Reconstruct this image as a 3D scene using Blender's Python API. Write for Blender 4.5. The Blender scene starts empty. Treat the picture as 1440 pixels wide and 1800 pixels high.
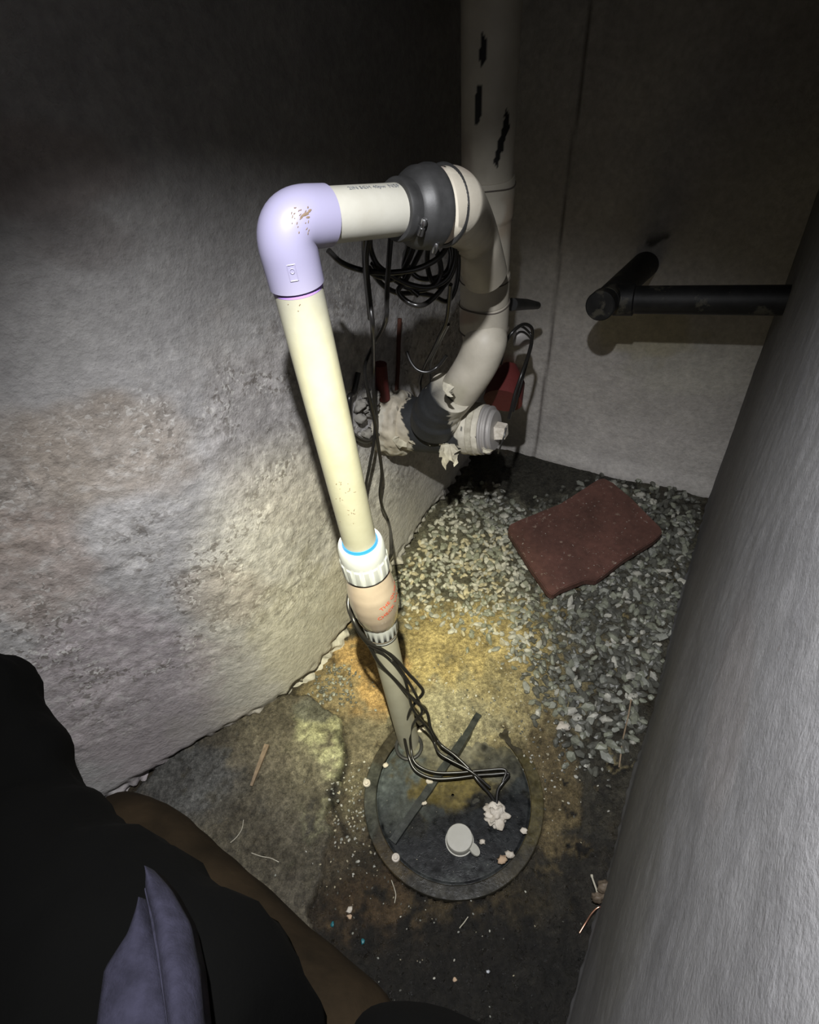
import bpy, bmesh, math, random
import numpy as np
from mathutils import Vector, noise as mnoise

SC = bpy.context.scene
COL = SC.collection

# ------------------------------------------------------------------ camera
F, NX, NY, H = 1000.0, 820.0, 1850.0, 1.63
_d = np.array([NX-720, 900-NY, -F]); _d /= np.linalg.norm(_d)
_up = -_d
_f = np.array([0, 0, -1.0]); _fw = _f-_up*_f.dot(_up); _fw /= np.linalg.norm(_fw)
_rt = np.cross(_fw, _up)
R = np.array([_rt, _fw, _up])            # camera -> world
CAM = np.array([0, 0, H])
cd = bpy.data.cameras.new('camera'); cam = bpy.data.objects.new('camera', cd); COL.objects.link(cam)
cd.sensor_fit = 'HORIZONTAL'; cd.sensor_width = 36; cd.lens = F/1440*36
cd.clip_start = 0.02; cd.clip_end = 50
from mathutils import Matrix
M4 = Matrix.Identity(4)
for i in range(3):
    for j in range(3): M4[i][j] = R[i][j]
M4[0][3], M4[1][3], M4[2][3] = CAM
cam.matrix_world = M4
SC.camera = cam

# ------------------------------------------------------------------ world, lamps, exposure
SC.view_settings.view_transform = 'Standard'; SC.view_settings.look = 'None'
SC.view_settings.gamma = 1; SC.view_settings.use_curve_mapping = False
SC.view_settings.exposure = 0.0
w = bpy.data.worlds.new('dark_room'); SC.world = w; w.use_nodes = True
w.node_tree.nodes['Background'].inputs[0].default_value = (0.9, 0.95, 1.0, 1)
w.node_tree.nodes['Background'].inputs[1].default_value = 0.014

def ray(x, y): return R@np.array([(x-720)/F, (900-y)/F, -1.0])
def pz(x, y, z): return CAM+ray(x, y)*z
def ph(x, y, h):
    r = ray(x, y); return CAM+r*((h-H)/r[2])
def pplane(x, y, p0, n):
    r = ray(x, y); return CAM+r*(np.dot(p0-CAM, n)/np.dot(r, n))
def proj(P):
    c = (np.asarray(P)-CAM)@R
    z = np.maximum(-c[..., 2], 1e-3)
    return 720+F*c[..., 0]/z, 900-F*c[..., 1]/z

LAMP = np.array([-0.015, 0.16, 1.93])      # the head lamp of whoever takes the picture
def spot(name, target, size, blend, power, color, rad, loc=LAMP):
    l = bpy.data.lights.new(name, 'SPOT'); l.spot_size = math.radians(size); l.spot_blend = blend
    l.energy = power; l.color = color; l.shadow_soft_size = rad
    o = bpy.data.objects.new(name, l); COL.objects.link(o); o.location = Vector(loc)
    o.rotation_euler = (Vector(target)-Vector(loc)).to_track_quat('-Z', 'Y').to_euler()
    return o
spot('head_lamp_flood', ph(790, 1340, 0.1), 99, 1.0, 124, (0.97, 0.975, 1.0), 0.012)
spot('head_lamp_beam', ph(672, 1110, 0.05), 35, 1.0, 190, (1.0, 0.93, 0.50), 0.012)

# ------------------------------------------------------------------ helpers
def rng(seed): return random.Random(seed)
def N(p, s=1.0, o=0.0): return mnoise.noise(Vector((p[0]*s+o, p[1]*s+o*1.7, p[2]*s-o)))
def FB(p, s, o=0.0, octv=4): return mnoise.fractal(Vector((p[0]*s+o, p[1]*s+o*1.3, p[2]*s+o)), 0.9, 2.1, octv)
def sm(a, b, x):
    t = np.clip((x-a)/(b-a), 0, 1); return t*t*(3-2*t)
def in_poly(px, py, poly):
    px = np.asarray(px); py = np.asarray(py); r = np.zeros(px.shape, bool)
    n = len(poly)
    for i in range(n):
        x1, y1 = poly[i]; x2, y2 = poly[(i+1) % n]
        if y1 == y2: continue
        c = ((y1 > py) != (y2 > py)) & (px < (x2-x1)*(py-y1)/(y2-y1)+x1)
        r ^= c
    return r

def link(name, me, parent=None, mats=(), smooth=False):
    for m in mats: me.materials.append(m)
    o = bpy.data.objects.new(name, me); COL.objects.link(o)
    if parent: o.parent = parent; o.matrix_parent_inverse = Matrix.Identity(4)
    if smooth: me.shade_smooth()
    return o
def mesh(name, V, Fc, m, parent=None, smooth=False, vcol=None):
    me = bpy.data.meshes.new(name); me.from_pydata([tuple(v) for v in V], [], [tuple(f) for f in Fc]); me.update()
    o = link(name, me, None, [m] if m else [], smooth)
    if vcol is not None: set_col(me, vcol)
    if parent: attach(o, parent)
    return o
def attach(o, parent):
    o.parent = parent
    pw = world_loc(parent)
    o.location = o.location-pw
def world_loc(o):
    v = Vector(o.location)
    while o.parent: o = o.parent; v = v+Vector(o.location)
    return v
def set_col(me, c):
    c = np.asarray(c, dtype=np.float32)
    if c.shape[1] == 3: c = np.hstack([c, np.ones((len(c), 1), np.float32)])
    a = me.color_attributes.new('Col', 'FLOAT_COLOR', 'POINT'); a.data.foreach_set('color', c.ravel())
def bm_obj(name, bm, m, parent=None, smooth=False):
    me = bpy.data.meshes.new(name); bm.to_mesh(me); bm.free()
    o = link(name, me, None, [m] if m else [], smooth)
    if parent: attach(o, parent)
    return o
def empty(name, loc):
    o = bpy.data.objects.new(name, None); COL.objects.link(o); o.location = Vector(loc); o.empty_display_size = 0.05
    return o
def tag(o, label=None, cat=None, group=None, kind=None):
    if label: o['label'] = label
    if cat: o['category'] = cat
    if group: o['group'] = group
    if kind: o['kind'] = kind
    return o

def frame(t):
    t = t/np.linalg.norm(t)
    a = np.array([0, 0, 1.0]) if abs(t[2]) < .9 else np.array([1.0, 0, 0])
    u = np.cross(a, t); u /= np.linalg.norm(u); return u, np.cross(t, u)
def catmull(P, n=8):
    P = [np.asarray(p, float) for p in P]
    Q = [2*P[0]-P[1]]+P+[2*P[-1]-P[-2]]
    out = []
    for i in range(1, len(Q)-2):
        p0, p1, p2, p3 = Q[i-1:i+3]
        for k in range(n):
            t = k/n
            out.append(.5*((2*p1)+(-p0+p2)*t+(2*p0-5*p1+4*p2-p3)*t*t+(-p0+3*p1-3*p2+p3)*t**3))
    out.append(P[-1]); return out
def sweep(path, rad, seg=12, caps=True, elong=None):
    """tube mesh data along a path; rad number or list"""
    P = [np.asarray(p, float) for p in path]; n = len(P)
    if not hasattr(rad, '__len__'): rad = [rad]*n
    V = []; Fc = []
    t = P[1]-P[0]; u, v = frame(t)
    for i in range(n):
        t = P[min(i+1, n-1)]-P[max(i-1, 0)]
        L = np.linalg.norm(t); t = t/L if L > 1e-9 else np.array([0, 0, 1.])
        u = u-t*u.dot(t); u /= np.linalg.norm(u); v = np.cross(t, u)
        for k in range(seg):
            a = 2*math.pi*k/seg
            V.append(P[i]+(u*math.cos(a)+v*math.sin(a))*rad[i])
    for i in range(n-1):
        for k in range(seg):
            a = i*seg+k; b = i*seg+(k+1) % seg
            Fc.append((a, b, b+seg, a+seg))
    if caps:
        Fc.append(tuple(range(seg-1, -1, -1))); Fc.append(tuple((n-1)*seg+k for k in range(seg)))
    return V, Fc
def tube(name, path, rad, m, parent=None, seg=12, caps=True, smooth=True):
    V, Fc = sweep(path, rad, seg, caps)
    o = mesh(name, V, Fc, m, parent, smooth)
    if smooth: autosmooth(o)
    return o
def autosmooth(o, ang=40):
    me = o.data; bm = bmesh.new(); bm.from_mesh(me); c = math.cos(math.radians(ang))
    for e in bm.edges:
        if len(e.link_faces) == 2:
            e.smooth = e.link_faces[0].normal.dot(e.link_faces[1].normal) > c
    bm.to_mesh(me); bm.free(); me.shade_smooth() if False else None
    for p in me.polygons: p.use_smooth = True
def lathe(name, a, b, prof, m, parent=None, seg=48, rib=None):
    """prof: list of (t along a->b in metres, radius)."""
    a = np.asarray(a, float); b = np.asarray(b, float); t = (b-a)/np.linalg.norm(b-a); u, v = frame(t)
    V = []; Fc = []
    for i, (s, r) in enumerate(prof):
        for k in range(seg):
            an = 2*math.pi*k/seg
            rr = r*(rib(i, k) if rib else 1)
            V.append(a+t*s+(u*math.cos(an)+v*math.sin(an))*rr)
    for i in range(len(prof)-1):
        for k in range(seg):
            p = i*seg+k; q = i*seg+(k+1) % seg
            Fc.append((p, q, q+seg, p+seg))
    if prof[0][1] > 1e-6: Fc.append(tuple(range(seg-1, -1, -1)))
    if prof[-1][1] > 1e-6: Fc.append(tuple((len(prof)-1)*seg+k for k in range(seg)))
    o = mesh(name, V, Fc, m, parent, True); autosmooth(o); return o
def dense(path, step):
    P = [np.asarray(p, float) for p in path]; out = [P[0]]
    for a, b in zip(P, P[1:]):
        n = max(1, int(np.linalg.norm(b-a)/step))
        for k in range(1, n+1): out.append(a+(b-a)*k/n)
    return out
def blob(name, c, r, m, parent=None, seed=0, sub=2, amp=.35, sc=(1, 1, 1), freq=1.6, smooth=True):
    bm = bmesh.new(); bmesh.ops.create_icosphere(bm, subdivisions=sub, radius=1)
    for v in bm.verts:
        k = 1+amp*mnoise.noise(v.co*freq+Vector((seed*3.1, seed, -seed)))
        v.co = Vector((v.co.x*sc[0], v.co.y*sc[1], v.co.z*sc[2]))*k*r+Vector(c)
    return bm_obj(name, bm, m, parent, smooth)

# ------------------------------------------------------------------ materials
def mat(name, col=(.5, .5, .5), rough=.6, spec=.5, attr=False, bump=None, mottle=None, metal=0, rrange=None, coat=0, speck=None, trans=0, sss=0):
    m = bpy.data.materials.new(name); m.use_nodes = True; nt = m.node_tree; ns = nt.nodes; L = nt.links
    b = ns['Principled BSDF']; b.inputs['Roughness'].default_value = rough
    b.inputs['Specular IOR Level'].default_value = spec; b.inputs['Metallic'].default_value = metal
    b.inputs['Coat Weight'].default_value = coat
    b.inputs['Transmission Weight'].default_value = trans
    geo = ns.new('ShaderNodeNewGeometry')
    if attr:
        a = ns.new('ShaderNodeAttribute'); a.attribute_name = 'Col'; src = a.outputs['Color']
    else:
        a = ns.new('ShaderNodeRGB'); a.outputs[0].default_value = (*col, 1); src = a.outputs[0]
    def nz(scale, det=6, rgh=.6, dist=0):
        n = ns.new('ShaderNodeTexNoise'); n.inputs['Scale'].default_value = scale; n.inputs['Detail'].default_value = det
        n.inputs['Roughness'].default_value = rgh; n.inputs['Distortion'].default_value = dist
        L.new(geo.outputs['Position'], n.inputs['Vector']); return n
    def ramp(sock, p0, p1, c0, c1):
        r = ns.new('ShaderNodeValToRGB'); e = r.color_ramp.elements
        e[0].position = p0; e[1].position = p1; e[0].color = (*c0, 1); e[1].color = (*c1, 1)
        L.new(sock, r.inputs[0]); return r.outputs[0]
    def mul(s1, s2, fac=1, typ='MULTIPLY'):
        x = ns.new('ShaderNodeMix'); x.data_type = 'RGBA'; x.blend_type = typ; x.inputs[0].default_value = fac
        L.new(s1, x.inputs[6]); L.new(s2, x.inputs[7]); return x.outputs[2]
    for (sc, lo, hi) in (mottle or []):
        src = mul(src, ramp(nz(sc).outputs[0], .3, .7, lo, hi))
    for (sc, th, wd, c) in (speck or []):       # small dark or pale flecks
        x = ns.new('ShaderNodeMix'); x.data_type = 'RGBA'
        L.new(ramp(nz(sc, 5, .65).outputs[0], th, th+wd, (0, 0, 0), (1, 1, 1)), x.inputs[0])
        L.new(src, x.inputs[6]); x.inputs[7].default_value = (*c, 1); src = x.outputs[2]
    L.new(src, b.inputs['Base Color'])
    if rrange:
        L.new(ramp(nz(rrange[0], 6).outputs[0], .35, .65, (rrange[1],)*3, (rrange[2],)*3), b.inputs['Roughness'])
    last = None
    for (sc, st, dist) in (bump or []):
        bp = ns.new('ShaderNodeBump'); bp.inputs['Strength'].default_value = st; bp.inputs['Distance'].default_value = dist
        L.new(nz(sc, 8, .62).outputs[0], bp.inputs['Height'])
        if last: L.new(last, bp.inputs['Normal'])
        last = bp.outputs[0]
    if last: L.new(last, b.inputs['Normal'])
    return m

def masked_specks(m, scale, th, wd, dark, fac):
    """small dark flecks where the alpha of the colour attribute says the surface is rough"""
    nt = m.node_tree; ns = nt.nodes; L = nt.links; b = ns['Principled BSDF']
    at = next(n for n in ns if n.type == 'ATTRIBUTE'); src = b.inputs['Base Color'].links[0].from_socket
    geo = next(n for n in ns if n.type == 'NEW_GEOMETRY')
    n = ns.new('ShaderNodeTexNoise'); n.inputs['Scale'].default_value = scale; n.inputs['Detail'].default_value = 4; n.inputs['Distortion'].default_value = .6
    L.new(geo.outputs['Position'], n.inputs['Vector'])
    mr = ns.new('ShaderNodeMapRange'); mr.inputs[1].default_value = th; mr.inputs[2].default_value = th+wd; mr.inputs[4].default_value = fac
    L.new(n.outputs[0], mr.inputs[0])
    mu = ns.new('ShaderNodeMath'); mu.operation = 'MULTIPLY'; L.new(mr.outputs[0], mu.inputs[0]); L.new(at.outputs['Alpha'], mu.inputs[1])
    x = ns.new('ShaderNodeMix'); x.data_type = 'RGBA'; L.new(mu.outputs[0], x.inputs[0]); L.new(src, x.inputs[6]); x.inputs[7].default_value = (*dark, 1)
    L.new(x.outputs[2], b.inputs['Base Color'])

M = dict(
    wall=mat('parged_concrete', attr=True, rough=.85, spec=.25, bump=[(60, .6, .006), (170, .6, .0025)],
             mottle=[(6, (.86, .85, .85), (1.08, 1.07, 1.05)), (60, (.82, .82, .82), (1.1, 1.1, 1.1))]),
    wallr=mat('rough_render', attr=True, rough=.8, spec=.3, bump=[(55, .3, .004), (220, .4, .0015)],
              mottle=[(9, (.86, .86, .87), (1.06, 1.06, 1.05)), (90, (.85, .85, .85), (1.1, 1.1, 1.1))], speck=[(38, .70, .03, (.12, .11, .11))]),
    floor=mat('wet_mud_floor', attr=True, rough=.35, spec=.35, bump=[(28, .6, .012), (110, .9, .007), (380, .9, .003)],
              mottle=[(14, (.6, .58, .55), (1.3, 1.3, 1.25)), (90, (.5, .5, .5), (1.45, 1.45, 1.45)), (260, (.6, .6, .6), (1.3, 1.3, 1.3))], rrange=(70, .15, .8)),
    ceiling=mat('ceiling_concrete', (.2, .2, .2), .9),
    pvc=mat('ivory_pvc', (.42, .41, .36), .36, .5, mottle=[(25, (.92, .91, .88), (1.03, 1.03, 1.02))], bump=[(90, .12, .001)], speck=[(60, .72, .03, (.42, .36, .24))]),
    pvcy=mat('cream_pvc', (.34, .335, .285), .4, .5, mottle=[(25, (.92, .91, .86), (1.03, 1.03, 1.02))], bump=[(90, .12, .001)], speck=[(70, .70, .03, (.45, .38, .22))]),
    elbow=mat('lilac_white_pvc', (.27, .255, .365), .42, .5, bump=[(60, .06, .001)]),
    white=mat('white_pvc', (.46, .475, .50), .38, .5, mottle=[(60, (.9, .92, .95), (1, 1, 1))], bump=[(150, .15, .001)]),
    valve=mat('clear_grey_valve_body', (.40, .335, .29), .12, .6, mottle=[(14, (.85, .83, .8), (1.1, 1.08, 1.05))], coat=.6),
    rubber=mat('black_rubber', (.022, .022, .022), .5, .5, bump=[(120, .2, .001)], mottle=[(30, (.7, .7, .7), (1.6, 1.6, 1.6))]),
    cord=mat('black_cord_jacket', (.016, .015, .014), .3, .6, bump=[(200, .1, .0005)]),
    steel=mat('stainless_clamp', (.6, .6, .6), .25, .5, metal=1, bump=[(200, .1, .0005)]),
    blue=mat('blue_primer', (.02, .17, .55), .3), purple=mat('purple_primer', (.36, .22, .62), .4),
    red=mat('red_lettering', (.80, .10, .05), .4), ink=mat('grey_pipe_print', (.14, .15, .17), .5),
    dirt=mat('cream_scuff', (.16, .11, .07), .7),
    stack=mat('painted_drain_pipe', attr=True, rough=.5, spec=.4, bump=[(45, .2, .002), (200, .15, .0006)], mottle=[(14, (.82, .81, .78), (1.05, 1.05, 1.04))],
              speck=[(55, .72, .04, (.28, .24, .18))]),
    tee=mat('peeling_paint_tee', attr=True, rough=.6, spec=.4, bump=[(60, .5, .003), (220, .4, .001)], mottle=[(30, (.75, .74, .71), (1.1, 1.1, 1.08))]),
    flake=mat('peeled_paint_flake', (.52, .49, .41), .75, .3, bump=[(90, .6, .003)], mottle=[(40, (.6, .58, .54), (1.1, 1.1, 1.05))]),
    seam=mat('dirty_joint_line', (.10, .085, .07), .7),
    plug=mat('grey_metal_plug', (.42, .40, .38), .45, .5, metal=.3, bump=[(60, .4, .002)]),
    lid=mat('slate_plastic_lid', attr=True, rough=.3, spec=.14, bump=[(60, .5, .002), (260, .3, .0008)], mottle=[(24, (.6, .6, .6), (1.3, 1.3, 1.3)), (140, (.7, .7, .7), (1.25, 1.25, 1.2))],
            rrange=(40, .2, .6), speck=[(150, .70, .03, (.45, .42, .32))]),
    mortar=mat('grey_mortar', (.27, .255, .225), .9, bump=[(90, .6, .003)]),
    foam=mat('dirty_white_foam', (.66, .62, .55), .8, .2, bump=[(140, .8, .003)], mottle=[(60, (.7, .66, .6), (1.1, 1.08, 1.05))]),
    tan=mat('tan_crumb', (.50, .36, .24), .8, .2, bump=[(140, .8, .003)]),
    tile=mat('broken_red_clay', (.11, .05, .038), .6, .4, bump=[(60, .3, .002), (300, .4, .0008)], mottle=[(9, (.75, .8, .8), (1.3, 1.3, 1.3)), (50, (.8, .8, .8), (1.15, 1.15, 1.15))],
             speck=[(38, .63, .05, (.24, .17, .13)), (110, .66, .02, (.42, .38, .33))]),
    wood=mat('weathered_wood', (.26, .19, .12), .7, bump=[(120, .5, .002)], mottle=[(60, (.6, .6, .6), (1.2, 1.2, 1.2))]),
    iron=mat('black_painted_iron', (.012, .012, .012), .55, .4, bump=[(60, .4, .002)], mottle=[(25, (.6, .6, .6), (1.8, 1.8, 1.8))], speck=[(18, .58, .06, (.07, .065, .05))]),
    rust=mat('rusty_pipe', (.10, .035, .022), .8, bump=[(80, .5, .002)]),
    redcloth=mat('dull_red_paint', (.11, .016, .014), .7, bump=[(60, .5, .003)]),
    copper=mat('copper_wire', (.75, .42, .30), .25, metal=1),
    jacket=mat('black_jacket_cloth', (.001, .001, .0009), .95, .05, bump=[(300, .3, .001), (9, .3, .01)]),
    trousers=mat('brown_duck_trousers', (.017, .0125, .0075), .95, .05, bump=[(400, .3, .001), (12, .3, .008)], mottle=[(10, (.6, .6, .6), (1.5, 1.4, 1.3))]),
    hoodie=mat('blue_grey_fleece', (.014, .0135, .022), .95, .1, bump=[(350, .5, .002)], mottle=[(60, (.6, .6, .6), (1.4, 1.4, 1.4))]),
    skin=mat('skin', (.35, .22, .16), .6),
    leaf=mat('dry_brown_leaf', (.13, .10, .07), .6, bump=[(90, .5, .002)]),
    teal=mat('teal_chip', (.015, .12, .14), .4),
    crack=mat('dark_crack', (.035, .022, .018), .95, .05),
)
masked_specks(M['wall'], 70, .54, .06, (.17, .15, .13), .75)
masked_specks(M['wall'], 105, .57, .05, (.72, .70, .66), .7)
STONES = [mat('gravel_stone_'+n, c, r, .5, bump=[(150, .5, .002)], mottle=[(35, (.6, .6, .6), (1.3, 1.3, 1.25))])
          for n, c, r in (('grey', (.24, .245, .215), .5), ('pale', (.42, .41, .36), .55), ('green', (.21, .218, .172), .45), ('dark', (.10, .10, .085), .4), ('buff', (.38, .34, .235), .5))]

# ------------------------------------------------------------------ floor
A_ = ph(530, 1225, 0); B_ = ph(790, 870, 0)
C_ = ph(890, 790, 0); D_ = ph(1230, 865, 0)
E_ = ph(1232, 930, 0); G_ = ph(1000, 1800, 0)
def inter(a, b, c, d):
    m = np.array([(b-a)[:2], -(d-c)[:2]]).T; s = np.linalg.solve(m, (c-a)[:2]); return a+(b-a)*s[0]
K1 = inter(A_, B_, C_, D_); K2 = inter(E_, G_, C_, D_)
PIT = ph(796, 1397, 0.0)
RO, RI = 0.0, 0.0
RO = 0.5*np.linalg.norm(ph(638, 1391, 0)-ph(952, 1391, 0)); RI = RO*.857

SLAB = [(240, 1395), (330, 1300), (500, 1228), (545, 1230), (600, 1268), (612, 1330), (600, 1380), (575, 1440), (590, 1500), (540, 1600), (560, 1700), (640, 1800), (300, 1850), (100, 1600)]
def blobs(px, py, base, L, wob=None):
    c = np.tile(np.array(base, float), (len(px), 1))
    for (x, y, rx, ry, col, st) in L:
        d = ((px-x)/rx)**2+((py-y)/ry)**2
        if wob is not None: d = d*(1+1.1*wob)
        k = (st*(1-sm(.35, 1.0, d)))[:, None]
        c = c*(1-k)+np.array(col)*k
    return c
def build_floor():
    x0, x1, y0, y1, st = -1.35, 1.45, -.75, 2.1, .006
    nx_ = int((x1-x0)/st); ny_ = int((y1-y0)/st)
    xs = np.linspace(x0, x1, nx_); ys = np.linspace(y0, y1, ny_)
    X, Y = np.meshgrid(xs, ys); X = X.ravel(); Y = Y.ravel()
    P0 = np.stack([X, Y, np.zeros_like(X)], 1)
    px, py = proj(P0)
    n1 = np.array([N(p, 5, 3) for p in P0]); n2 = np.array([N(p, 22, 7) for p in P0]); n3 = np.array([N(p, 70, 11) for p in P0])
    r = np.hypot(X-PIT[0], Y-PIT[1])
    mud = 1-sm(1.02, 1.6, r/RO)
    Z = n1*.010+n2*.006+n3*.0028
    Z *= .35+.65*sm(RO, RO*1.5, r)
    # slab to the left of the pit with a broken edge
    jx, jy = px+n2*14+n1*10, py+n2*14
    sl = in_poly(jx, jy, SLAB)
    Z = Z+np.where(sl, .032, 0)*(1-sm(.3, .9, -X-.45))
    # mound of mud over the far right of the pit
    yl = np.interp(px, [560, 640, 665, 700, 735, 770, 800, 860, 900, 930, 1000], [1240, 1285, 1285, 1265, 1290, 1325, 1335, 1328, 1335, 1365, 1370])
    mnd = sm(-35, 75, yl-py+n2*20+n3*9)
    inside = (r < RO*.995)
    Z = np.where(inside & (mnd <= .0), -.035, Z)
    Z = Z+mnd*(.010+.010*sm(0, 120, yl-py))*(1-sm(RO*1.2, RO*2.0, r))
    Z = np.where(inside & (mnd > .0), -.035+mnd*.058+n2*.002+n3*.001, Z)
    Z += .02*np.exp(-((px-870)**2/200**2+(py-1130)**2/90**2))
    Z -= .012*np.exp(-((px-640)**2/30**2+(py-1440)**2/80**2))*(1-inside)
    wob = n2*.9+n1*.6+n3*.4
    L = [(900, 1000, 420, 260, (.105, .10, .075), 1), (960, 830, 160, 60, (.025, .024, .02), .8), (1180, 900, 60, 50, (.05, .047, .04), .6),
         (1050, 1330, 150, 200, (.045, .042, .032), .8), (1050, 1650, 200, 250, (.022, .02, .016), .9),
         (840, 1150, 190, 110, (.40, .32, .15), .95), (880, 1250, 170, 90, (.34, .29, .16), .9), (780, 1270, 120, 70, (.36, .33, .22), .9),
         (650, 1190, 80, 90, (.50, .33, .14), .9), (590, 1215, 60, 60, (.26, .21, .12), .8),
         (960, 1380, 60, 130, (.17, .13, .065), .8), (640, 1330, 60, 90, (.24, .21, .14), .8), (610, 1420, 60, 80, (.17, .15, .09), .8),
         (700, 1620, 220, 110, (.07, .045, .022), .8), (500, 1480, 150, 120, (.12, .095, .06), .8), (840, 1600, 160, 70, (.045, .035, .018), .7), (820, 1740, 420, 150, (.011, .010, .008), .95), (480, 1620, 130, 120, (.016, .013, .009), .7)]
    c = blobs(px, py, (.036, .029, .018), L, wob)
    Ls = [(568, 1350, 72, 120, (.46, .46, .28), .95), (480, 1360, 130, 90, (.17, .15, .11), .9), (340, 1380, 120, 80, (.12, .12, .115), .9), (560, 1255, 45, 32, (.13, .13, .11), .9),
          (500, 1450, 160, 110, (.13, .115, .08), .6)]
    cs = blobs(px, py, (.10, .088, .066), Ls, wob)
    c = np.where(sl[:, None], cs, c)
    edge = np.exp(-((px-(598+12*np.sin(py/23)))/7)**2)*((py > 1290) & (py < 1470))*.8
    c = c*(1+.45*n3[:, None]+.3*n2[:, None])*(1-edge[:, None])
    idx = np.arange(nx_*ny_).reshape(ny_, nx_)
    Fc = np.stack([idx[:-1, :-1].ravel(), idx[:-1, 1:].ravel(), idx[1:, 1:].ravel(), idx[1:, :-1].ravel()], 1)
    V = np.stack([X, Y, Z], 1)
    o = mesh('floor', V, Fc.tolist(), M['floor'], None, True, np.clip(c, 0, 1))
    tag(o, 'muddy wet basement floor of dirt and broken concrete', kind='structure')
    return o, (xs, ys, Z.reshape(ny_, nx_))
floor, FG = build_floor()
def fz(x, y):
    xs, ys, Z = FG
    i = int(np.clip(np.searchsorted(ys, y), 0, len(ys)-1)); j = int(np.clip(np.searchsorted(xs, x), 0, len(xs)-1))
    return float(Z[i, j])
def pf(x, y, up=0.0):
    """where the line of sight through a pixel meets the floor mesh"""
    p = ph(x, y, 0)
    for _ in range(3): p = ph(x, y, fz(p[0], p[1]))
    p[2] += up; return p

# ------------------------------------------------------------------ walls
def build_wall(name, path, h0, h1, step, m, disp, color, label, top_lean=0.0):
    P = [np.asarray(p, float)[:2] for p in path]
    if len(P) > 2:
        Q = [P[0]]
        for a, b, c in zip(P, P[1:], P[2:]):     # rounded bend
            da = (b-a)/np.linalg.norm(b-a); dc = (c-b)/np.linalg.norm(c-b); k = .12
            p0 = b-da*k; p2 = b+dc*k
            for t in np.linspace(0, 1, 12): Q.append((1-t)**2*p0+2*t*(1-t)*b+t*t*p2)
        Q.append(P[-1]); P = Q
    D = [p for p in dense([np.append(p, 0) for p in P], step)]
    hs = np.arange(h0, h1+step, step)
    n = len(D); nh = len(hs)
    T = np.array([D[min(i+1, n-1)]-D[max(i-1, 0)] for i in range(n)]); T /= np.linalg.norm(T, axis=1)[:, None]
    Nn = np.stack([T[:, 1], -T[:, 0], np.zeros(n)], 1)
    V = np.zeros((nh, n, 3)); 
    for i, h in enumerate(hs): V[i, :, :] = np.array(D)+Nn*0; V[i, :, 2] = h
    V = V.reshape(-1, 3); NN = np.tile(Nn, (nh, 1))
    px, py = proj(V)
    V = V+NN*disp(V, px, py)[:, None]+NN*(top_lean*np.clip(V[:, 2], 0, 3))[:, None]
    c = color(V, px, py)
    idx = np.arange(nh*n).reshape(nh, n)
    Fc = np.stack([idx[:-1, :-1].ravel(), idx[:-1, 1:].ravel(), idx[1:, 1:].ravel(), idx[1:, :-1].ravel()], 1)
    o = mesh(name, V, Fc.tolist(), m, None, True, np.clip(c, 0, 1))
    tag(o, label, kind='structure'); return o

def roughmask(V):
    h = V[:, 2]
    return sm(.12, .45, h)*(1-sm(1.0, 1.22, h))
def disp_left(V, px, py):
    # positive = into the room
    rm = roughmask(V)
    a = np.array([N(p, 3.2, 2) for p in V]); b = np.array([N(p, 38, 5) for p in V]); c = np.array([FB(p, 16, 9, 3) for p in V])
    d = np.array([N(p, 95, 15) for p in V])
    chip = np.minimum(0, -(c-.42))*(c > .42)
    e = np.array([N((p[0]+p[2]*.5, p[1], p[2]), 34, 31) for p in V])
    return a*.010+rm*(b*.0020+chip*.010+np.abs(e)*-.0022+d*.0016)+(1-rm)*(b*.0005+e*.0005)+(.03*(1-sm(0, .08, V[:, 2])))*(.6+a*.8+b*1.1+e*.9)
def color_left(V, px, py):
    n1 = np.array([N(p, 4, 21) for p in V]); n2 = np.array([N(p, 20, 23) for p in V]); n3 = np.array([N(p, 75, 29) for p in V])
    n4 = np.array([FB(p, 42, 49, 3) for p in V])
    rm = roughmask(V)
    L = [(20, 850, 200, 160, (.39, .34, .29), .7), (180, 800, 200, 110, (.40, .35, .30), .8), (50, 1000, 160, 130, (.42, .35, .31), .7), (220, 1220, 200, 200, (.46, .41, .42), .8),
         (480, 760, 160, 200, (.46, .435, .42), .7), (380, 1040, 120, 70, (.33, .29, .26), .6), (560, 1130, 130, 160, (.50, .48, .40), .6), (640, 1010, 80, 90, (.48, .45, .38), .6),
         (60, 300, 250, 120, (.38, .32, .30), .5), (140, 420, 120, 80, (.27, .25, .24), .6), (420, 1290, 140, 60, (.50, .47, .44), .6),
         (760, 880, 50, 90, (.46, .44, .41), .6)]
    c = blobs(px, py, (.43, .42, .415), L, n1*.7+n2*.5)*(1.08-.26*sm(.95, 1.3, V[:, 2]))[:, None]  # top of wall darker: plainer concrete, with the lamp's falloff painted in
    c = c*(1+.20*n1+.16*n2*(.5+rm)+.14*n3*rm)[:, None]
    pit = (sm(.42, .62, n4)*rm*.40)[:, None]
    c = c*(1-pit)+np.array([.11, .095, .08])*pit
    hi = (sm(.25, .6, -n4)*rm*.5)[:, None]
    n5 = sm(-.25, .35, np.array([N(p, 5, 77) for p in V])); n6 = sm(-.2, .2, np.array([N(p, 13, 79) for p in V]))
    return np.hstack([np.clip(c*(1-hi)+np.array([.70, .68, .65])*hi, 0, 1), (rm*(.25+.75*n5*n6))[:, None]])
far_left = np.array(A_)+(ph(240, 1390, .0)-A_)*1.0
dl = far_left-A_
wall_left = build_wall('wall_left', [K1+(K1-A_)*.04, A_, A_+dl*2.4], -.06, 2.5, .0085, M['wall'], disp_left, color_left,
                       'pale grey parged concrete wall on the left, chipped in a band at mid height')
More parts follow.
